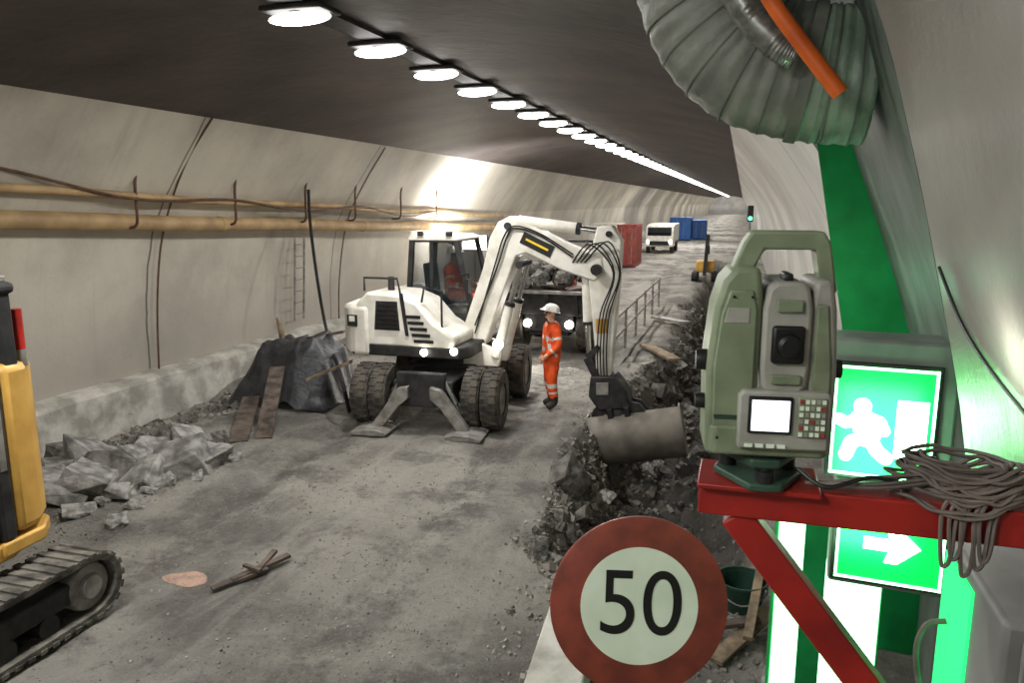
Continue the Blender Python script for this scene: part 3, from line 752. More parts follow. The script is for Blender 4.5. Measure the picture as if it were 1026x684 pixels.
l_ = point('cab_lamp', EX+Vector((.05, .4, 2.9)), 5, (1, .96, .9), .04)
for px, py in ((425, 353), (455, 352)):
    p = PY(px, py, EX.y-1.19)-EX; MB().cyl(p, p+Vector((0, -.03, 0)), .06, n=14).build('headlamp', MT['head'], ex)
p = PY(498, 345, EX.y-.6)-EX; MB().cyl(p, p+Vector((.05, -.05, 0)), .08, n=14).build('headlamp', MT['head'], ex)
# boom
BY = 12.35
def bx(px, py):
    p = PY(px, py, BY)-EX; return (p.x, p.z)
byl = BY-EX.y
def br(p, yo=0): return Vector((p[0], byl+yo, p[1]))
bp_ = [(462, 343), (487, 268), (494, 237), (502, 222), (514, 216), (528, 222), (566, 242), (605, 258), (607, 273), (597, 281), (563, 269), (530, 253), (520, 256), (511, 281), (486, 351), (474, 354)]
mb = MB(); mb.prism([bx(*q) for q in bp_], 'y', byl-.18, byl+.18); boom = mb.build('boom', W, ex, bevel=.025)
q0 = bx(526, 237); q1 = bx(556, 252)
mb = MB(); mb.beam(br(q0, -.186), br(q1, -.186), .012, .2, (0, 0, 1)); mb.build('sticker', MT['signblack'], boom)
q2 = bx(530, 239); q3 = bx(552, 250); A_ = br(q2, -.195); B_ = br(q3, -.195)
MB().beam(A_, B_, .006, .035).build('sticker_line', MT['logoyellow'], boom)
for s in (-.29, .29):
    a_ = br(bx(502, 354), s); b_ = br(bx(525, 266), s*.8); m_ = a_.lerp(b_, .6)
    MB().cyl(a_, m_, .08).build('boom_cylinder', W, ex)
    MB().cyl(m_, b_, .045).build('cylinder_rod', MT['chrome'], ex)
    MB().cyl(m_-(b_-a_)*.03, m_+(b_-a_)*.01, .09).build('cylinder_gland', MT['dark'], ex)
for (px, py, hw, r_) in ((525, 264, .32, .06), (600, 269, .28, .09), (472, 345, .35, .1), (512, 226, .22, .06), (612, 234, .22, .05)):
    MB().cyl(br(bx(px, py), -hw), br(bx(px, py), hw), r_).build('pin', MT['dark'], ex)
for s in (-.26, .26): MB().prism([bx(455, 362), bx(462, 338), bx(482, 338), bx(508, 350), bx(505, 364)], 'y', byl+s-.05, byl+s+.05).build('boom_lug', W, ex, bevel=.02)
a_ = br(bx(520, 221)); b_ = br(bx(610, 233)); m_ = a_.lerp(b_, .68)
MB().cyl(a_, m_, .09).build('stick_cylinder', W, ex); MB().cyl(m_, b_, .05).build('cylinder_rod', MT['chrome'], ex)
MB().cyl(m_-(b_-a_)*.03, m_+(b_-a_)*.01, .102).build('cylinder_gland', MT['dark'], ex)
mb = MB(); mb.prism([bx(*q) for q in ((600, 227), (614, 225), (624, 241), (622, 275), (616, 340), (612, 386), (600, 386), (597, 340), (592, 285), (590, 264))], 'y', byl-.16, byl+.16); stick = mb.build('stick', W, ex, bevel=.02)
MB().prism([bx(*q) for q in ((599, 318), (611, 318), (610, 332), (599, 332))], 'y', byl-.168, byl-.16).build('warning_label', MT['yellow'], stick)
a_ = br(bx(587, 272), -.0); b_ = br(bx(590, 356)); m_ = a_.lerp(b_, .62)
MB().cyl(a_, m_, .075).build('bucket_cylinder', W, ex); MB().cyl(m_, b_, .045).build('cylinder_rod', MT['chrome'], ex)
MB().cyl(m_-(b_-a_)*.03, m_+(b_-a_)*.01, .085).build('cylinder_gland', MT['dark'], ex)
for s in (-.19, .19): MB().beam(br(bx(590, 356), s), br(bx(604, 384), s), .05, .12).build('link', MT['dark'], ex)
for s in (-.17, .17): MB().beam(br(bx(590, 356), s), br(bx(602, 345), s), .04, .09).build('link', MT['dark'], ex)
for k in range(4):
    s = -.19
    MB().tube(cr([br(bx(576+4*k, 262), s), br(bx(594+6*k, 244-1*k), s-.08), br(bx(617+3*k-2*(k % 2), 272), s-.06), br(bx(604+3*k, 312), s-.03), br(bx(601+3*k, 350), s-.04), br(bx(602+3*k, 388), s)], 6), .013, 6).build('hydraulic_hose', MT['black'], ex)
for k in range(2): MB().tube(cr([br(bx(480, 332-8*k), -.22), br(bx(500+3*k, 264), -.22), br(bx(509+3*k, 236), -.22), br(bx(520, 226+2*k), -.22), br(bx(545, 234+2*k), -.21), br(bx(577, 254+3*k), -.22)], 6), .014, 6).build('hydraulic_hose', MT['black'], ex)
MB().tube(cr([br(bx(560, 268), -.1), br(bx(556, 282), -.12), br(bx(568, 286), -.12), br(bx(582, 272), -.1)], 6), .018, 6).build('hydraulic_hose', MT['black'], ex)
MB().prism([bx(*q) for q in ((594, 374), (618, 374), (630, 390), (634, 406), (602, 408), (592, 394))], 'y', byl-.24, byl+.24).build('coupler', MT['dark'], ex, bevel=.03)
MB().prism([bx(*q) for q in ((600, 380), (612, 380), (612, 392), (600, 392))], 'y', byl-.255, byl-.24).build('coupler_plate', MT['grey'], ex, bevel=.005)
rt_ = br(bx(620, 409)); MB().cyl(rt_+Vector((0, 0, .12)), rt_+Vector((0, 0, -.08)), .2, .24).build('rotator', MT['dark'], ex)
for s in (-.14, .14):
    MB().prism([bx(*q) for q in ((606, 398), (596, 408), (592, 424), (597, 426), (602, 416), (614, 408))], 'y', byl+s-.04, byl+s+.04).build('grab_jaw', MT['dark'], ex, bevel=.01)
    MB().prism([bx(*q) for q in ((624, 398), (642, 402), (652, 414), (647, 418), (638, 410), (620, 408))], 'y', byl+s-.04, byl+s+.04).build('grab_jaw', MT['dark'], ex, bevel=.01)
bk = bpy.data.objects.new('bucket', None); C.objects.link(bk); bk.parent = ex
bp0 = PY(638, 435, BY)-EX; bk.location = bp0; bk.rotation_euler = (0, R(-11), R(4))
outer = []; inner = []
for k in range(19):
    a_ = R(110)+R(205)*k/18
    outer.append((.46*math.cos(a_), .46*math.sin(a_))); inner.append((.425*math.cos(a_), .425*math.sin(a_)))
prof = outer+inner[::-1]
MB().prism(prof, 'x', -.76, .76).build('shell', MT['bucket'], bk)
for s in (-.78, .75):
    MB().prism(outer+[(.42, .1), (.1, .42)], 'x', s, s+.03).build('end_plate', MT['bucket'], bk)
MB().bb(-.78, .78, .3, .38, -.36, -.32).build('cutting_edge', MT['dark'], bk)
for x_ in (-.4, -.12): MB().bb(x_, x_+.09, -.25, .2, .36, .55).build('ear', MT['dark'], bk, bevel=.01)
# ------------------------------------------------------------------ dumper behind
DX = Vector((-4.4, 18.8, 0))
dp = thing('site_dumper', 'dark site dumper with lit headlamps carrying a heap of rock, behind the boom', 'dumper', DX)
MB().prism([(-1.25, 1.55), (-1.05, .95), (-.1, .8), (.45, 1.55)], 'x', -1.08, 1.08).build('skip', MT['dark'], dp, bevel=.03)
MB().bb(-1.12, 1.12, -1.3, -1.2, 1.5, 1.58).bb(-1.12, -1.04, -1.3, .5, 1.5, 1.58).bb(1.04, 1.12, -1.3, .5, 1.5, 1.58).build('skip_rim', MT['grey'], dp, bevel=.01)
for xx in (-.7, 0, .7): MB().beam((xx, -1.26, 1.5), (xx, -1.09, 1.0), .08, .05).build('skip_rib', MT['dark'], dp)
MB().bb(-.5, .5, -1.0, 1.9, .45, .8).build('chassis', MT['dark'], dp, bevel=.02)
MB().bb(-.62, .62, -1.05, -.9, .55, .95).build('front_plate', MT['dark'], dp, bevel=.02)
for yy in (-.55, 1.5):
    for s in (-1, 1): wheel(dp, (s*.86, yy, .56), .56, .38, 'x')
for s in (-.52, .52):
    h = MB().cyl((s, -1.06, .75), (s, -1.12, .75), .1, n=16).build('headlamp', MT['head'], dp)
    MB().cyl((s, -.98, .75), (s, -1.06, .75), .13, n=16).build('lamp_ring', MT['dark'], h)
MB().bb(-.7, .7, 1.0, 2.1, .8, 1.4).build('engine_cover', MT['yellow'], dp, bevel=.05)
MB().box((0, .78, 1.3), (.5, .45, .12)).box((0, 1.0, 1.6), (.5, .1, .5)).build('seat', MT['black'], dp, bevel=.03)
mb = MB()
for s in (-.65, .65): mb.tube([(s, 1.15, 1.3), (s, 1.1, 2.65), (s, .3, 2.7), (s, .25, 2.6)], .035, 8)
mb.tube([(-.65, 1.1, 2.65), (.65, 1.1, 2.65)], .035, 8); mb.tube([(-.65, .3, 2.7), (.65, .3, 2.7)], .035, 8); mb.build('roll_bar', MT['dark'], dp)
person('operator in orange jacket seated on the dumper behind its load', DX+Vector((.1, .75, 1.45)), 0, J_sit(), bulk=1.1)
for i in range(44):
    u = rr.uniform(-.95, .95); v = rr.uniform(-1.15, .15); z = 1.56+.58*(1-abs(u)**2.5)*(1-((v+.5)/.85)**2)
    rock(DX.x+u, DX.y+v, z, rr.uniform(.28, .52), 'dark rock heaped in the skip of the dumper', 'rocks heaped in the dumper', drocks)
t = thing('guard_rail', 'grey steel guard rail standing along the trench beyond the worker', 'railing', (-2.7, 17, 0))
for k in range(6): MB().cyl((0, k*2, -.1), (.0, k*2, 1.05), .035, n=8).build('post', MT['grey'], t)
for z in (.55, 1.0): MB().cyl((0, -.2, z), (0, 10.2, z), .03, n=8).build('rail', MT['grey'], t)
plank((-2.2, 19, H(-2.2, 19)+.1), (-1.3, 17.2, .15), .3, .06, MT['wood'], 'pale plank tipped on the trench edge beside the guard rail')
plank((-2.5, 24, .1), (-1.4, 22.5, .2), .3, .06, MT['grey'], 'grey slab lying across the trench edge far behind the bucket')
# ------------------------------------------------------------------ far site things
def container(px, py, w, h, d, mat, label, cat='container'):
    p = PZ(px, py, 0); t = thing('container', label, cat, (p.x, p.y, 0))
    mb = MB(); mb.bb(-w/2, w/2, 0, d, .08, h); n = int(d/.3)
    for k in range(n):
        for s in (-1, 1): mb.bb(s*w/2-.02, s*w/2+.02, k*.3+.05, k*.3+.17, .2, h-.12)
    mb.build('shell', mat, t)
    for s in (-1, 1): MB().bb(s*w/4-w/4+.05, s*w/4+w/4-.05, -.04, .0, .15, h-.1).build('door', mat, t, bevel=.01)
    for s in (-.3, .3): MB().cyl((s, -.07, .2), (s, -.07, h-.15), .025, n=8).build('lock_rod', MT['grey'], t)
    mb = MB()
    for s in (-1, 1):
        mb.bb(s*w/2-.05, s*w/2+.05, -.05, .05, .0, h+.02)
    mb.bb(-w/2, w/2, -.05, .05, h-.08, h+.02); mb.build('corner_frame', mat, t)
    return t
container(627, 268, 1.0, 2.4, 3, MT['redbox'], 'narrow red site container standing behind the stick of the excavator')
container(604, 264, 1.7, 2.4, 3, MT['white'], 'white site container left of the red container')
container(681, 241, 1.9, 2.2, 4, MT['blue'], 'wider of the two blue containers far down the tunnel')
container(700, 240, 1.2, 1.9, 4, MT['blue'], 'narrower blue container right of the wider blue one')
p = PZ(660, 254, 0)
tr = thing('white_truck', 'white truck parked far off between red container and blue containers', 'truck', (p.x, p.y, 0))
MB().prism([(-.0, .5), (0, 1.2), (.25, 2.0), (1.7, 2.1), (1.7, .5)], 'x', -1.0, 1.0).build('cab', W, tr, bevel=.05)
MB().prism([(.0, 1.3), (.22, 1.9), (.24, 1.9), (.02, 1.3)], 'x', -.85, .85).build('windscreen', MT['glass2'], tr)
MB().bb(-1.0, 1.0, 1.8, 5, .8, 2.1).build('box_body', W, tr, bevel=.03)
MB().bb(-.7, .7, -.04, 0, .6, .9).build('grille', MT['signblack'], tr)
for yy in (.7, 4):
    for s in (-1, 1): wheel(tr, (s*.85, yy, .4), .4, .26, 'x', n=12)
for s in (-.8, .8): MB().cyl((s, -.03, .85), (s, -.07, .85), .1, n=12).build('headlamp', MT['head'], tr)
p = PZ(706, 281, 0)
dr = thing('drilling_rig', 'small dark tracked drilling rig standing on the far right of the floor', 'drilling rig', (p.x, p.y, 0))
for s in (-.45, .45):
    MB().prism([(-.8, .15), (-.65, 0), (.65, 0), (.8, .15), (.8, .3), (.65, .42), (-.65, .42), (-.8, .3)], 'x', s-.14, s+.14).build('track', MT['black'], dr, bevel=.03)
MB().bb(-.42, .42, -.4, .6, .42, .95).build('engine_cover', MT['yellow'], dr, bevel=.06)
MB().beam((0, -.7, .3), (.1, -.55, 2.2), .2, .16, (1, 0, 0)).build('mast', MT['dark'], dr)
MB().beam((0, .0, .95), (.05, -.6, 1.3), .14, .14).build('arm', MT['grey'], dr)
MB().box((.1, -.64, 1.5), (.2, .2, .4)).build('drill_head', MT['dark'], dr, bevel=.02)
p = PY(752, 214, 48)
sgn = thing('traffic_signal', 'small traffic signal showing green by the far right wall', 'traffic light', (p.x, 48, 0))
MB().cyl((0, 0, 0), (0, 0, p.z-.4), .05, n=10).build('post', MT['grey'], sgn)
MB().box((0, 0, p.z), (.34, .2, .95)).build('signal_head', MT['signblack'], sgn, bevel=.03)
MB().cyl((0, -.1, p.z-.28), (0, -.13, p.z-.28), .12, n=16).build('green_lens', MT['siggreen'], sgn)
p = PY(476, 243, 24.0)
fl = thing('floodlight', 'blazing white work floodlight on a tripod mast behind the excavator cab', 'floodlight', (p.x, 24, 0))
MB().cyl((0, 0, .5), (0, 0, p.z-.1), .04, n=10).build('mast', MT['dark'], fl)
for k in range(3):
    a_ = k*2*PI/3; MB().cyl((0, 0, .9), (.6*math.cos(a_), .6*math.sin(a_), 0), .025, n=8).build('leg', MT['dark'], fl)
MB().box((0, 0, p.z), (.9, .12, .5)).build('lamp_housing', MT['dark'], fl, bevel=.03)
MB().box((0, -.075, p.z), (.84, .04, .45)).build('lamp_face', MT['flood'], fl)
area('flood_front', (p.x, 23.88, p.z), (R(95), 0, 0), .8, .4, 260, (1, .98, .95))
dirv = Vector((-.62, .62, .62)).normalized(); er = dirv.to_track_quat('-Z', 'Y').to_euler()
MB().box((.1, .25, p.z), (.5, .4, .1), tuple(er)).build('lamp_housing', MT['dark'], fl)
lp_ = Vector((p.x+.1, 24.25, p.z))+dirv*.08
area('wall_wash', lp_, er, .5, .4, 620, (.97, .99, 1))
for s in (-.5, .5):
    l = bpy.data.lights.new('dumper_beam', 'SPOT'); l.energy = 220; l.spot_size = R(70); l.color = (1, .95, .85); l.shadow_soft_size = .05
    o = bpy.data.objects.new('dumper_beam', l); C.objects.link(o); o.location = DX+Vector((s, -1.2, .75)); o.rotation_euler = (R(82), 0, PI)
# ------------------------------------------------------------------ yellow excavator, left foreground
MX = Vector((-6.5, 3.85, 0))
mx = thing('tracked_excavator', 'yellow and black tracked excavator cut off at the left edge', 'excavator', MX)
def trackloop(L_, h, n=44):
    r_ = h/2; pts = []; st = L_-2*r_; per = 2*st+2*PI*r_
    for k in range(n):
        s = per*k/n
        if s < st: pts.append((-st/2+s, h, 0))
        elif s < st+PI*r_:
            a_ = (s-st)/r_; pts.append((st/2+r_*math.sin(a_), r_+r_*math.cos(a_), a_))
        elif s < 2*st+PI*r_: pts.append((st/2-(s-st-PI*r_), 0, PI))
        else:
            a_ = (s-2*st-PI*r_)/r_; pts.append((-st/2-r_*math.sin(a_), r_-r_*math.cos(a_), PI+a_))
    return pts
for s in (-1, 1):
    xc = s*.97
    tb = bpy.data.objects.new('track', None); C.objects.link(tb); tb.parent = mx; tb.location = (xc, 0, .03)
    lp = trackloop(2.66, .58, 52)
    mb = MB()
    pr = [(y_, z_) for y_, z_, a_ in lp]; inn = [(y_*.955, .29+(z_-.29)*.82) for y_, z_ in pr]; n_ = len(pr)
    vs = []; fs = []
    for X in (-.23, .23): vs += [(X, a_, b_) for a_, b_ in pr]+[(X, a_, b_) for a_, b_ in inn]
    for k in range(n_):
        k2 = (k+1) % n_
        fs += [(k, k2, n_+k2, n_+k), (2*n_+k, 2*n_+k2, 3*n_+k2, 3*n_+k), (k, k2, 2*n_+k2, 2*n_+k), (n_+k, n_+k2, 3*n_+k2, 3*n_+k)]
    mb.add(vs, fs)
    for y_, z_, a_ in lp: mb.box((0, y_, z_+0), (.48, .06, .035), (-a_, 0, 0))
    mb.build('belt', MT['dust'], tb)
    MB().bb(-.12, .16, -.95, .95, .2, .4).build('track_frame', MT['dark'], tb, bevel=.03)
    for y_ in (-1.02, 1.02): MB().lathe([(0, -.13), (.2, -.13), (.22, -.1), (.22, .14), (.2, .17), (.12, .17), (.1, .21), (0, .21)], (0, y_, .29), 'x', 24).build('sprocket', MT['grey'], tb)
    for k in range(4): MB().lathe([(0, -.12), (.1, -.12), (.1, .16), (0, .16)], (0, -.6+.4*k, .13), 'x', 16).build('roller', MT['dark'], tb)
MB().bb(-.75, .75, -.5, .5, .25, .5).build('car_body', MT['dark'], mx, bevel=.03)
MB().cyl((0, -.1, .5), (0, -.1, .78), .45).build('slew_ring', MT['dark'], mx)
MB().prism([(-.85, -1.3), (.83, -1.3), (.85, .6), (.7, .9), (-.75, .9), (-.85, .6)], 'z', .74, .9).build('platform', MT['yellow'], mx, bevel=.03)
mb = MB(); mb.prism([(-.86, .66), (.86, .66), (.84, .88), (.68, 1.08), (.3, 1.2), (-.3, 1.2), (-.68, 1.08), (-.86, .88)], 'z', .92, 2.36)
cwm = mb.build('counterweight', MT['yellow'], mx, bevel=.07)
MB().prism([(-.84, .5), (.87, .5), (.85, .9), (.68, 1.1), (.3, 1.215), (-.3, 1.215), (-.68, 1.1), (-.86, .88)], 'z', .78, .9).build('lower_skirt', MT['yellow'], mx, bevel=.02)
MB().bb(.6, .855, .52, .655, .9, 2.36).build('side_post', MT['dark'], mx, bevel=.03)
MB().bb(.845, .86, .56, .62, 1.5, 2.2).build('handle_bar', MT['grey'], mx, bevel=.005)
MB().bb(.55, .85, -1.2, .5, .92, 1.82).build('side_cover', MT['signblack'], mx, bevel=.04)
MB().bb(-.8, .55, -1.1, .65, .92, 2.2).build('engine_cover', MT['dark'], mx, bevel=.05)
MB().bb(.3, .76, -1.1, .78, 1.84, 2.92).build('cab_glass', MT['glass2'], mx)
for yy in (-1.1, -.2, .8): MB().beam((.77, yy, 1.82), (.76, yy, 2.95), .11, .11, (0, 1, 0)).build('cab_pillar', MT['black'], mx, bevel=.01)
MB().beam((.77, -1.1, 2.3), (.77, .8, 2.3), .06, .06).build('cab_rail', MT['black'], mx)
MB().bb(-.6, .84, -1.2, .9, 2.92, 3.02).build('roof', MT['black'], mx, bevel=.04)
MB().bb(.6, .8, .55, .85, 3.02, 3.07).build('roof_lamp', MT['grey'], mx, bevel=.01)
MB().cyl((.74, .96, 2.3), (.74, .96, 2.44), .045).build('lamp_base', MT['grey'], mx)
MB().cyl((.74, .96, 2.44), (.74, .96, 2.78), .04).build('tail_lamp', MT['redlamp'], mx)
text('E', .17, W, 'lettering', mx, (.857, .42, 1.05), (PI/2, 0, PI/2), .002)
MB().box((.85, -.05, 1.45), (.02, .5, .28)).build('vent_grille', MT['dark'], mx)
# ------------------------------------------------------------------ speed sign
sc = PY(640, 606, 2.38)
sg = thing('speed_limit_sign', 'round red rimmed white road sign reading 50 on a post', 'road sign', (sc.x, sc.y, 0))
srot = Matrix((RV, UV, -FV)).transposed().to_euler()
h = bpy.data.objects.new('sign_face', None); C.objects.link(h); h.parent = sg; h.location = (0, 0, sc.z); h.rotation_euler = srot
rad = .3*(760*.6/178/((sc-CAM).dot(FV)))**-1
MB().lathe([(0, -.012), (rad-.004, -.012), (rad, -.006), (rad, .004), (rad-.008, .008), (0, .008)], n=64).build('disc', MT['signred'], h)
MB().lathe([(0, .0105), (rad*.66, .0105), (rad*.66, .006)], n=64).build('white_field', MT['signwhite'], h)
text('50', rad*1.04, MT['signblack'], 'digits', h, (rad*.01, 0, .012), (0, 0, R(-2)), .001, -.0005, .95)
MB().cyl((.0, .06, .0), (.0, .06, sc.z+.1), .03, n=14).build('post', MT['grey'], sg)
MB().box((0, .05, .03), (.4, .3, .06)).build('foot', MT['black'], sg, bevel=.01)
mb = MB(); mb.box((-1.12, 4.7, .1), (.42, 2.4, .36), (0, 0, R(4))); tag(mb.build('concrete_block', MT['kerb'], bevel=.02), 'long pale concrete kerb block on the floor behind the speed sign', 'concrete block')
t = thing('bucket', 'dark green plastic bucket among the debris right of the speed sign', 'bucket', onf(742, 606, 0))
MB().lathe([(0, 0), (.17, 0), (.22, .3), (.235, .3), (.235, .27), (.2, .27), (.16, .03), (0, .03)], n=28).build('body', MT['bucketgreen'], t)
MB().tube(cr([(.22, 0, .27), (.2, -.12, .2), (0, -.23, .14), (-.2, -.12, .2), (-.22, 0, .27)], 5), .008, 6).build('handle', MT['grey'], t)
for k, (a_, b_, w, m_, lb) in enumerate((((716, 668), (772, 625), .14, 'wood', 'light plank at the bottom of the debris near the red strut'), ((706, 640), (760, 640), .1, 'darkwood', 'dark batten crossing the debris below the bucket'),
                                  ((700, 545), (728, 510), .16, 'grey', 'grey slab leaning on the trench edge above the bucket'), ((748, 660), (760, 600), .08, 'wood', 'narrow batten upright in the debris right of the bucket'))):
    plank(onf(*a_, .05+.04*k), onf(*b_, .12+.05*k), w, .04, MT[m_], lb)
# ------------------------------------------------------------------ exit sign cabinet
SY = 4.2
def signbox(pl, prr, ptop, pbot, name, label, cat, margin):
    a0 = PY(pl, (ptop+pbot)/2, SY); a1 = PY(prr, (ptop+pbot)/2, SY); zt = PY((pl+prr)/2, ptop, SY).z; zb = PY((pl+prr)/2, pbot, SY).z
    w_ = a1.x-a0.x; h_ = zt-zb
    t = thing(name, label, cat, ((a0.x+a1.x)/2, SY, zb), R(-5))
    MB().bb(-w_/2-margin[0], w_/2+margin[1], .012, .3, -margin[2], h_+margin[3]).build('housing', MT['housing'], t, bevel=.02)
    MB().bb(-w_/2-.02, w_/2+.02, -.006, .014, -.02, h_+.02).build('frame', MT['dark'], t, bevel=.004)
    MB().bb(-w_/2, w_/2, -.014, .0, 0, h_).build('green_panel', MT['exitgreen'], t)
    e_ = .014
    for (c0, c1, d0, d1) in ((-w_/2, w_/2, 0, e_), (-w_/2, w_/2, h_-e_, h_), (-w_/2, -w_/2+e_, 0, h_), (w_/2-e_, w_/2, 0, h_)):
        MB().bb(c0, c1, -.02, -.014, d0, d1).build('light_border', MT['strip'], t)
    return t, w_, h_
xs_, w_, h_ = signbox(834, 936, 368, 478, 'exit_sign', 'upper lit green emergency exit sign with running figure above the red beam', 'exit sign', (.03, .1, .02, .14))
def limb(mb, pts, w):
    for i in range(len(pts)-1):
        a_ = Vector((pts[i][0], -.019, pts[i][1])); b_ = Vector((pts[i+1][0], -.019, pts[i+1][1]))
        mb.beam(a_, b_, .008, w, (0, 0, 1) if abs(b_.x-a_.x) > .001 else (1, 0, 0)); mb.cyl((b_.x, -.023, b_.z), (b_.x, -.015, b_.z), w/2, n=12); mb.cyl((a_.x, -.023, a_.z), (a_.x, -.015, a_.z), w/2, n=12)
k_ = w_*.95; mz = h_*.45; ox = -.17*w_
mb = MB(); mb.cyl((ox-.04*k_, -.023, mz+.25*k_), (ox-.04*k_, -.015, mz+.25*k_), .095*k_, n=20)
limb(mb, [(ox-.03*k_, mz+.1*k_), (ox+.04*k_, mz-.1*k_)], .26*k_)
limb(mb, [(ox-.03*k_, mz+.12*k_), (ox-.2*k_, mz+.04*k_), (ox-.28*k_, mz+.08*k_)], .13*k_)
limb(mb, [(ox+.0*k_, mz+.13*k_), (ox+.15*k_, mz+.08*k_), (ox+.2*k_, mz-.02*k_)], .13*k_)
limb(mb, [(ox+.03*k_, mz-.1*k_), (ox-.13*k_, mz-.18*k_), (ox-.18*k_, mz-.34*k_)], .15*k_)
limb(mb, [(ox+.05*k_, mz-.1*k_), (ox+.14*k_, mz-.26*k_), (ox+.24*k_, mz-.34*k_)], .15*k_)
mb.build('running_figure', MT['exitwhite'], xs_)
MB().bb(.13*w_, .43*w_, -.021, -.014, h_*.2, h_*.72).build('door_symbol', MT['exitwhite'], xs_)
as_, w2, h2 = signbox(838, 946, 506, 584, 'arrow_sign', 'lower lit green direction sign with white arrow below the red beam', 'direction sign', (.03, .06, .05, .1))
k_ = w2*.8; az = h2*.5
MB().prism([(-.3*k_, az+.08*k_), (.0*k_, az+.08*k_), (-.05*k_, az+.24*k_), (.1*k_, az+.24*k_), (.36*k_, az), (.1*k_, az-.24*k_), (-.05*k_, az-.24*k_), (.0*k_, az-.08*k_), (-.3*k_, az-.08*k_)], 'y', -.021, -.014).build('arrow', MT['exitwhite'], as_)
GY = 5.0
g0 = PY(776, 600, GY); g1 = PY(878, 640, GY); gt = PY(778, 516, GY).z
gw = g1.x-g0.x
gp = thing('guide_light_panel', 'green and white glowing escape guide panel standing on the floor below the exit sign', 'light panel', ((g0.x+g1.x)/2, GY, 0))
MB().bb(-gw/2-.02, gw/2+.02, .01, .14, 0, gt+.03).build('housing', MT['green'], gp, bevel=.01)
MB().bb(-gw/2, -gw/2+.16, -.01, .01, .04, gt).build('light_strip', MT['strip'], gp)
MB().bb(-gw/2+.3, gw/2, -.01, .01, .04, gt).build('light_pane', MT['strip'], gp)
MB().bb(-gw/2+.16, -gw/2+.3, -.015, .01, .04, gt).build('divider', MT['green'], gp)
xc_ = xs_.location.x
area('exit_glow', (xc_-.03, SY-.1, 2.25), (R(90), 0, R(-5)), w_*.8, .9, 16, (.35, 1, .5))
area('guide_glow', ((g0.x+g1.x)/2, GY-.0, 1.0), (R(90), 0, 0), .02, 1.2, 34, (.35, 1, .55))
point('niche_glow', (.62, 5.6, 2.95), 5, (.3, 1, .52), .1)
# ------------------------------------------------------------------ duct
dpts = [PY(px, py, 4.15) for px, py in ((690, -95), (698, -45), (708, 0), (726, 34), (756, 60), (796, 72), (834, 76), (872, 76))]
path = cr(dpts, 16)
t = thing('ventilation_duct', 'big ribbed grey ventilation duct bending into the recess at top right', 'duct', dpts[0])
o_ = dpts[0]
cut = 16*5+4
def wr(k0, k1): return [.322+.004*math.sin(k*1.05)+.006*nz(k*.7, 2, 2) for k in range(k0, k1)]
MB().tube([p-o_ for p in path[:cut]], wr(0, cut), 40).build('duct_elbow', MT['duct'], t)
MB().tube([p-o_ for p in path[cut-1:]], wr(cut-1, len(path)), 40).build('duct_end', MT['ductend'], t)
for k in range(4, len(path)-2, 10):
    d_ = (path[k+1]-path[k-1]).normalized()*.004
    MB().tube([path[k]-o_-d_, path[k]-o_+d_], .3285, 40).build('rib', MT['ductrib'], t)
MB().tube([path[cut-2]-o_, path[cut+3]-o_], .335, 40).build('collar', MT['ductrib'], t)
pth = cr([PY(px, py, 3.68) for px, py in ((722, -45), (738, -8), (758, 22), (784, 46), (800, 54))], 14)
tag(MB().tube(pth, [.07 if k % 2 else .074 for k in range(len(pth))], 16).build('flexible_hose', MT['silver']), 'silvery grey flexible hose in front of the big duct', 'hose')
mb = MB(); mb.tube(cr([PY(px, py, 3.5) for px, py in ((756, -30), (776, 6), (805, 46), (842, 94))], 8), .034, 12)
tag(mb.build('hose', MT['orange_cable']), 'thick bright orange hose crossing the duct at top right', 'hose')
# ------------------------------------------------------------------ red console and surveying instrument
TY = 1.21
TZ = CZ-.428
cs = thing('wall_console', 'red steel wall console carrying the surveying instrument', 'bracket', (.0, TY, TZ-.06))
MB().bb(-.045, .68, -.03, .03, 0, .055).build('beam', MT['red'], cs, bevel=.004)
MB().bb(-.047, .135, -.052, .07, .05, .0595).build('top_plate', MT['red'], cs, bevel=.003)
MB().beam((0.012, 0, -.0), (.81, 0, -1.0), .05, .045, (0, 1, 0)).build('strut', MT['red'], cs, bevel=.004)
ts = thing('total_station', 'green and grey surveying instrument with carrying handle and lit screen on the red console', 'surveying instrument', (.045, TY, TZ), R(7))
def q(px, py): return ((px-770)/735, (470-py)/620)
tri = []
for k in range(3):
    a0 = R(-90+120*k)
    for dd in (-.35, 0, .35): tri.append((.07*math.cos(a0+dd), .07*math.sin(a0+dd)))
tb = MB().prism(tri, 'z', .0, .012).prism([(x*.88, y*.88) for x, y in tri], 'z', .034, .048).build('tribrach', MT['tsdg'], ts, bevel=.003)
for k in range(3):
    a0 = R(-90+120*k); c = (.052*math.cos(a0), .052*math.sin(a0))
    MB().lathe([(0, .012), (.014, .012), (.014, .03), (.008, .031), (.008, .036), (0, .036)], (c[0], c[1], 0), n=20).build('foot_screw', MT['tsdark'], tb)
MB().cyl((0, 0, .047), (0, 0, .056), .052, n=36).build('base_ring', MT['tsdark'], ts)
MB().prism([(-.09, -.05), (-.078, -.062), (.078, -.062), (.09, -.05), (.09, .05), (.078, .062), (-.078, .062), (-.09, .05)], 'z', .054, .1).build('alidade_base', MT['tsgreen'], ts, bevel=.005)
ls = MB().prism([q(*p) for p in ((704, 436), (702, 352), (708, 298), (716, 274), (728, 262), (754, 262), (758, 290), (758, 436))], 'y', -.056, .056).build('left_standard', MT['tsgreen'], ts, bevel=.008)
MB().prism([q(*p) for p in ((711, 425), (709, 352), (715, 304), (723, 282), (747, 282), (752, 300), (752, 425))], 'y', -.06, -.05).build('cover', MT['tsgreen'], ls, bevel=.003)
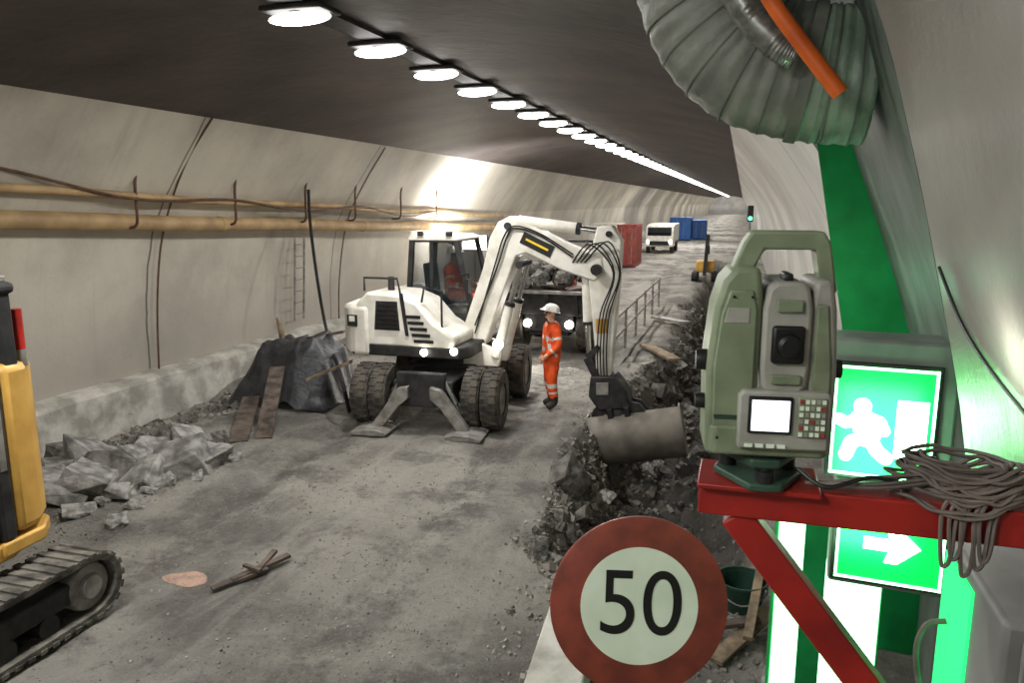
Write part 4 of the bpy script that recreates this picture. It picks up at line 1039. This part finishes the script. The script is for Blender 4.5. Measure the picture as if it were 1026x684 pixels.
MB().prism([q(*p) for p in ((712, 402), (711, 398), (751, 398), (751, 402))], 'y', -.0615, -.055).build('cover_seam', MT['tsdg'], ls)
MB().prism([q(*p) for p in ((718, 312), (721, 298), (744, 298), (744, 312))], 'y', -.0612, -.055).build('grip_recess', MT['tsgrey'], ls, bevel=.001)
for px, py in ((716, 420), (747, 420), (727, 288), (746, 288)):
    x_, z_ = q(px, py); MB().cyl((x_, -.0625, z_), (x_, -.058, z_), .0022, n=10).build('screw', MT['tsdark'], ls)
rs = MB().prism([q(*p) for p in ((807, 436), (807, 290), (809, 272), (828, 272), (834, 300), (838, 350), (838, 436))], 'y', -.056, .056).build('right_standard', MT['tsgrey'], ts, bevel=.008)
MB().prism([q(*p) for p in ((812, 384), (812, 294), (824, 294), (831, 350), (832, 384))], 'y', -.06, -.05).build('cover', MT['tsgreen'], rs, bevel=.003)
hp = [q(*p) for p in ((722, 276), (738, 240), (746, 230), (820, 230), (828, 240), (838, 286), (822, 286), (813, 247), (760, 247), (744, 276))]
MB().prism(hp, 'y', -.022, .022).build('handle', MT['tsgreen'], ts, bevel=.004)
MB().bb(q(757, 0)[0], q(808, 0)[0], -.045, .05, .1, .16).build('telescope_well', MT['tsdark'], ts)
MB().prism([q(*p) for p in ((756, 400), (756, 350), (762, 372), (805, 372), (809, 350), (809, 400))], 'y', -.054, .054).build('yoke', MT['tsgrey'], ts, bevel=.004)
tel = MB().prism([q(*p) for p in ((760, 370), (758, 352), (758, 298), (762, 280), (770, 274), (798, 274), (804, 280), (808, 298), (808, 352), (806, 370), (798, 377), (768, 377))], 'y', -.064, .07).build('telescope', MT['tsgrey'], ts, bevel=.006)
def on(px, py, yy): x, z = q(px, py); return (x, yy, z)
tx, tz = q(784, 330)
MB().box((tx, -.067, tz), (.046, .012, .056)).build('eyepiece_frame', MT['tsdark'], tel, bevel=.005)
MB().lathe([(0, -.086), (.011, -.086), (.016, -.082), (.018, -.07), (0, -.07)], (tx, 0, tz), 'y', 28).build('eyepiece', MT['tsdark'], tel)
MB().box(on(784, 295, -.066), (.036, .008, .018)).build('sight_window', MT['tsgreen'], tel, bevel=.002)
MB().box((tx, -.02, q(0, 271)[1]), (.012, .05, .012)).build('optical_sight', MT['tsdark'], tel, bevel=.003)
MB().box(on(784, 362, -.066), (.042, .008, .014)).build('lower_panel', MT['tsgreen'], tel, bevel=.002)
DZ = .024
def k2(px, py): x, z = q(px, py); return (x*.95-.001, z+DZ)
kb = MB().prism([k2(*p) for p in ((736, 442), (735, 392), (740, 387), (832, 387), (836, 393), (835, 442))], 'y', -.074, -.05).build('keyboard_panel', MT['tsgrey'], ts, bevel=.004)
x_, z_ = k2(770, 409); MB().box((x_, -.0755, z_), (.062, .006, .056)).build('screen_bezel', MT['tsdark'], kb, bevel=.002)
MB().box((x_, -.079, z_), (.053, .003, .046)).build('screen', MT['screen'], kb)
x_, z_ = k2(815, 410); MB().box((x_, -.0755, z_), (.04, .004, .06)).build('keypad', MT['tsgreen'], kb, bevel=.002)
for i in range(5):
    for j in range(6): MB().box((x_-.0152+.0076*i, -.0785, z_+.0245-.0098*j), (.0052, .003, .0058)).build('key', MT['keyred'] if (i, j) in ((0, 0), (4, 1), (2, 3), (4, 5), (0, 4)) else (MT['signwhite'] if (i+j) % 3 else MT['tsgrey']), kb)
for px in (748, 760, 772, 784):
    x_, z_ = k2(px, 438); MB().box((x_, -.076, z_), (.011, .004, .005)).build('key', MT['signwhite'], kb)
for px, py, s, r_ in ((703, 350, -1, .016), (704, 390, -1, .012), (838, 355, 1, .014)):
    x_, z_ = q(px, py); MB().lathe([(0, -.012), (r_*.9, -.012), (r_, -.008), (r_, .006), (0, .006)], (x_+s*.004, -.03, z_), 'x', 24).build('knob', MT['tsdark'], ts)
# cable on beam + coil
rr2 = random.Random(11)
cc_ = thing('cable_coil', 'tangled coil of grey brown cables draped over the red beam at right', 'cable', (.33, TY, TZ))
CR = .0031
for k in range(24):
    cx_ = rr2.uniform(-.018, .02); rx = rr2.uniform(.06, .092); ry = rr2.uniform(.03, .046); z0 = .004+.0024*k
    pts = []
    for i in range(16):
        a_ = 2*PI*i/16
        yv = ry*math.sin(a_); drop = max(0, abs(yv)-.03)*1.4
        pts.append((cx_+rx*math.cos(a_)+rr2.uniform(-.004, .004), yv-.002, z0-drop+.012*math.cos(a_+k)*rr2.random()))
    MB().tube(cr(pts, 4, True), CR, 6, closed=True).build('cable_loop', MT['cable'], cc_)
for k in range(3):
    pts = [(-.2+rr2.uniform(-.02, .02), -.02, .005), (-.12, -.028+rr2.uniform(-.02, .01), .014+.006*(k % 4)), (-.02, -.028, .03+.006*(k % 3)), (.1, -.02, .02+.008*(k % 4)), (.26, -.01, .006)]
    MB().tube(cr(pts, 5), CR, 6).build('cable_strand', MT['cable'], cc_)
for k in range(5):
    xo = -.035+.013*k+rr2.uniform(-.004, .004); L_ = rr2.uniform(.06, .1)
    pts = [(xo+.03, -.02, .03), (xo+.012, -.038, .01), (xo+.004, -.039, -.02), (xo+.01, -.038, -L_), (xo+.016, -.04, -L_-.006), (xo+.022, -.038, -L_+.01), (xo+.026, -.037, -.01), (xo+.045, -.032, .02)]
    MB().tube(cr(pts, 5), CR, 6).build('cable_strand', MT['cable'], cc_)
mb = MB(); mb.tube(cr([(.1, TY-.03, TZ+.03), (.14, TY-.05, TZ+.012), (.2, TY-.04, TZ+.03), (.25, TY-.03, TZ+.02)], 6), .0035, 8)
tag(mb.build('instrument_cable', MT['tsdark']), 'thin dark cable from the instrument base to the coil', 'cable')
bx_ = thing('junction_box', 'grey metal equipment box with green glow painted on its side at bottom right', 'box', (.66, 1.55, CZ-1.19))
MB().bb(-.2, .08, -.18, .2, 0, .49).build('body', MT['boxgrey'], bx_, bevel=.012)
MB().bb(-.17, .06, -.19, -.178, .03, .46).build('lid', MT['boxgrey'], bx_, bevel=.004)
MB().bb(-.206, -.198, -.02, .17, .03, .46).build('painted_side_glow', MT['mint'], bx_)  # green light on this side, put in as a glowing sheet
MB().bb(.08, .24, -.05, .08, .1, .3).build('wall_bracket', MT['dark'], bx_)
for z_ in (.06, .43): MB().cyl((-.15, -.195, z_), (-.15, -.187, z_), .01, n=12).build('screw', MT['grey'], bx_)
mb = MB(); mb.tube(cr([PY(948, 622, 1.66), PY(928, 626, 1.66), PY(918, 650, 1.66), PY(922, 690, 1.66), PY(935, 720, 1.66)], 6), .006, 8)
tag(mb.build('cable', MT['cable']), 'grey cable curving down from the left side of the equipment box', 'cable')
def nx(z):
    for i in range(len(NP)-1):
        if NP[i+1][1] <= z <= NP[i][1]:
            u = (NP[i][1]-z)/(NP[i][1]-NP[i+1][1]+1e-9); return NP[i][0]*(1-u)+NP[i+1][0]*u
    return .9
pts = []
for z, y_ in ((CZ-.22, 2.95), (CZ-.4, 2.75), (CZ-.52, 2.4), (CZ-.57, 2.0), (CZ-.5, 1.5)): pts.append((nx(z)-.012, y_, z))
tag(MB().tube(cr(pts, 6), .006, 8).build('cable', MT['tsdark']), 'thin black cable running down the near concrete wall', 'cable')
point('near_fill', (.6, 2.3, CZ-.42), 3.2, (1, .97, .88), .03)
area('added_fill_behind', (-1.6, -1.2, 4.9), (R(62), 0, R(-18)), .5, .4, 45, (1, .98, .95))  # fill light added behind the camera for instrument, sign and console
# ------------------------------------------------------------------ world
wd = bpy.data.worlds.new('world'); S.world = wd; wd.use_nodes = True
bg = wd.node_tree.nodes['Background']; bg.inputs[0].default_value = (.6, .62, .65, 1); bg.inputs[1].default_value = .15
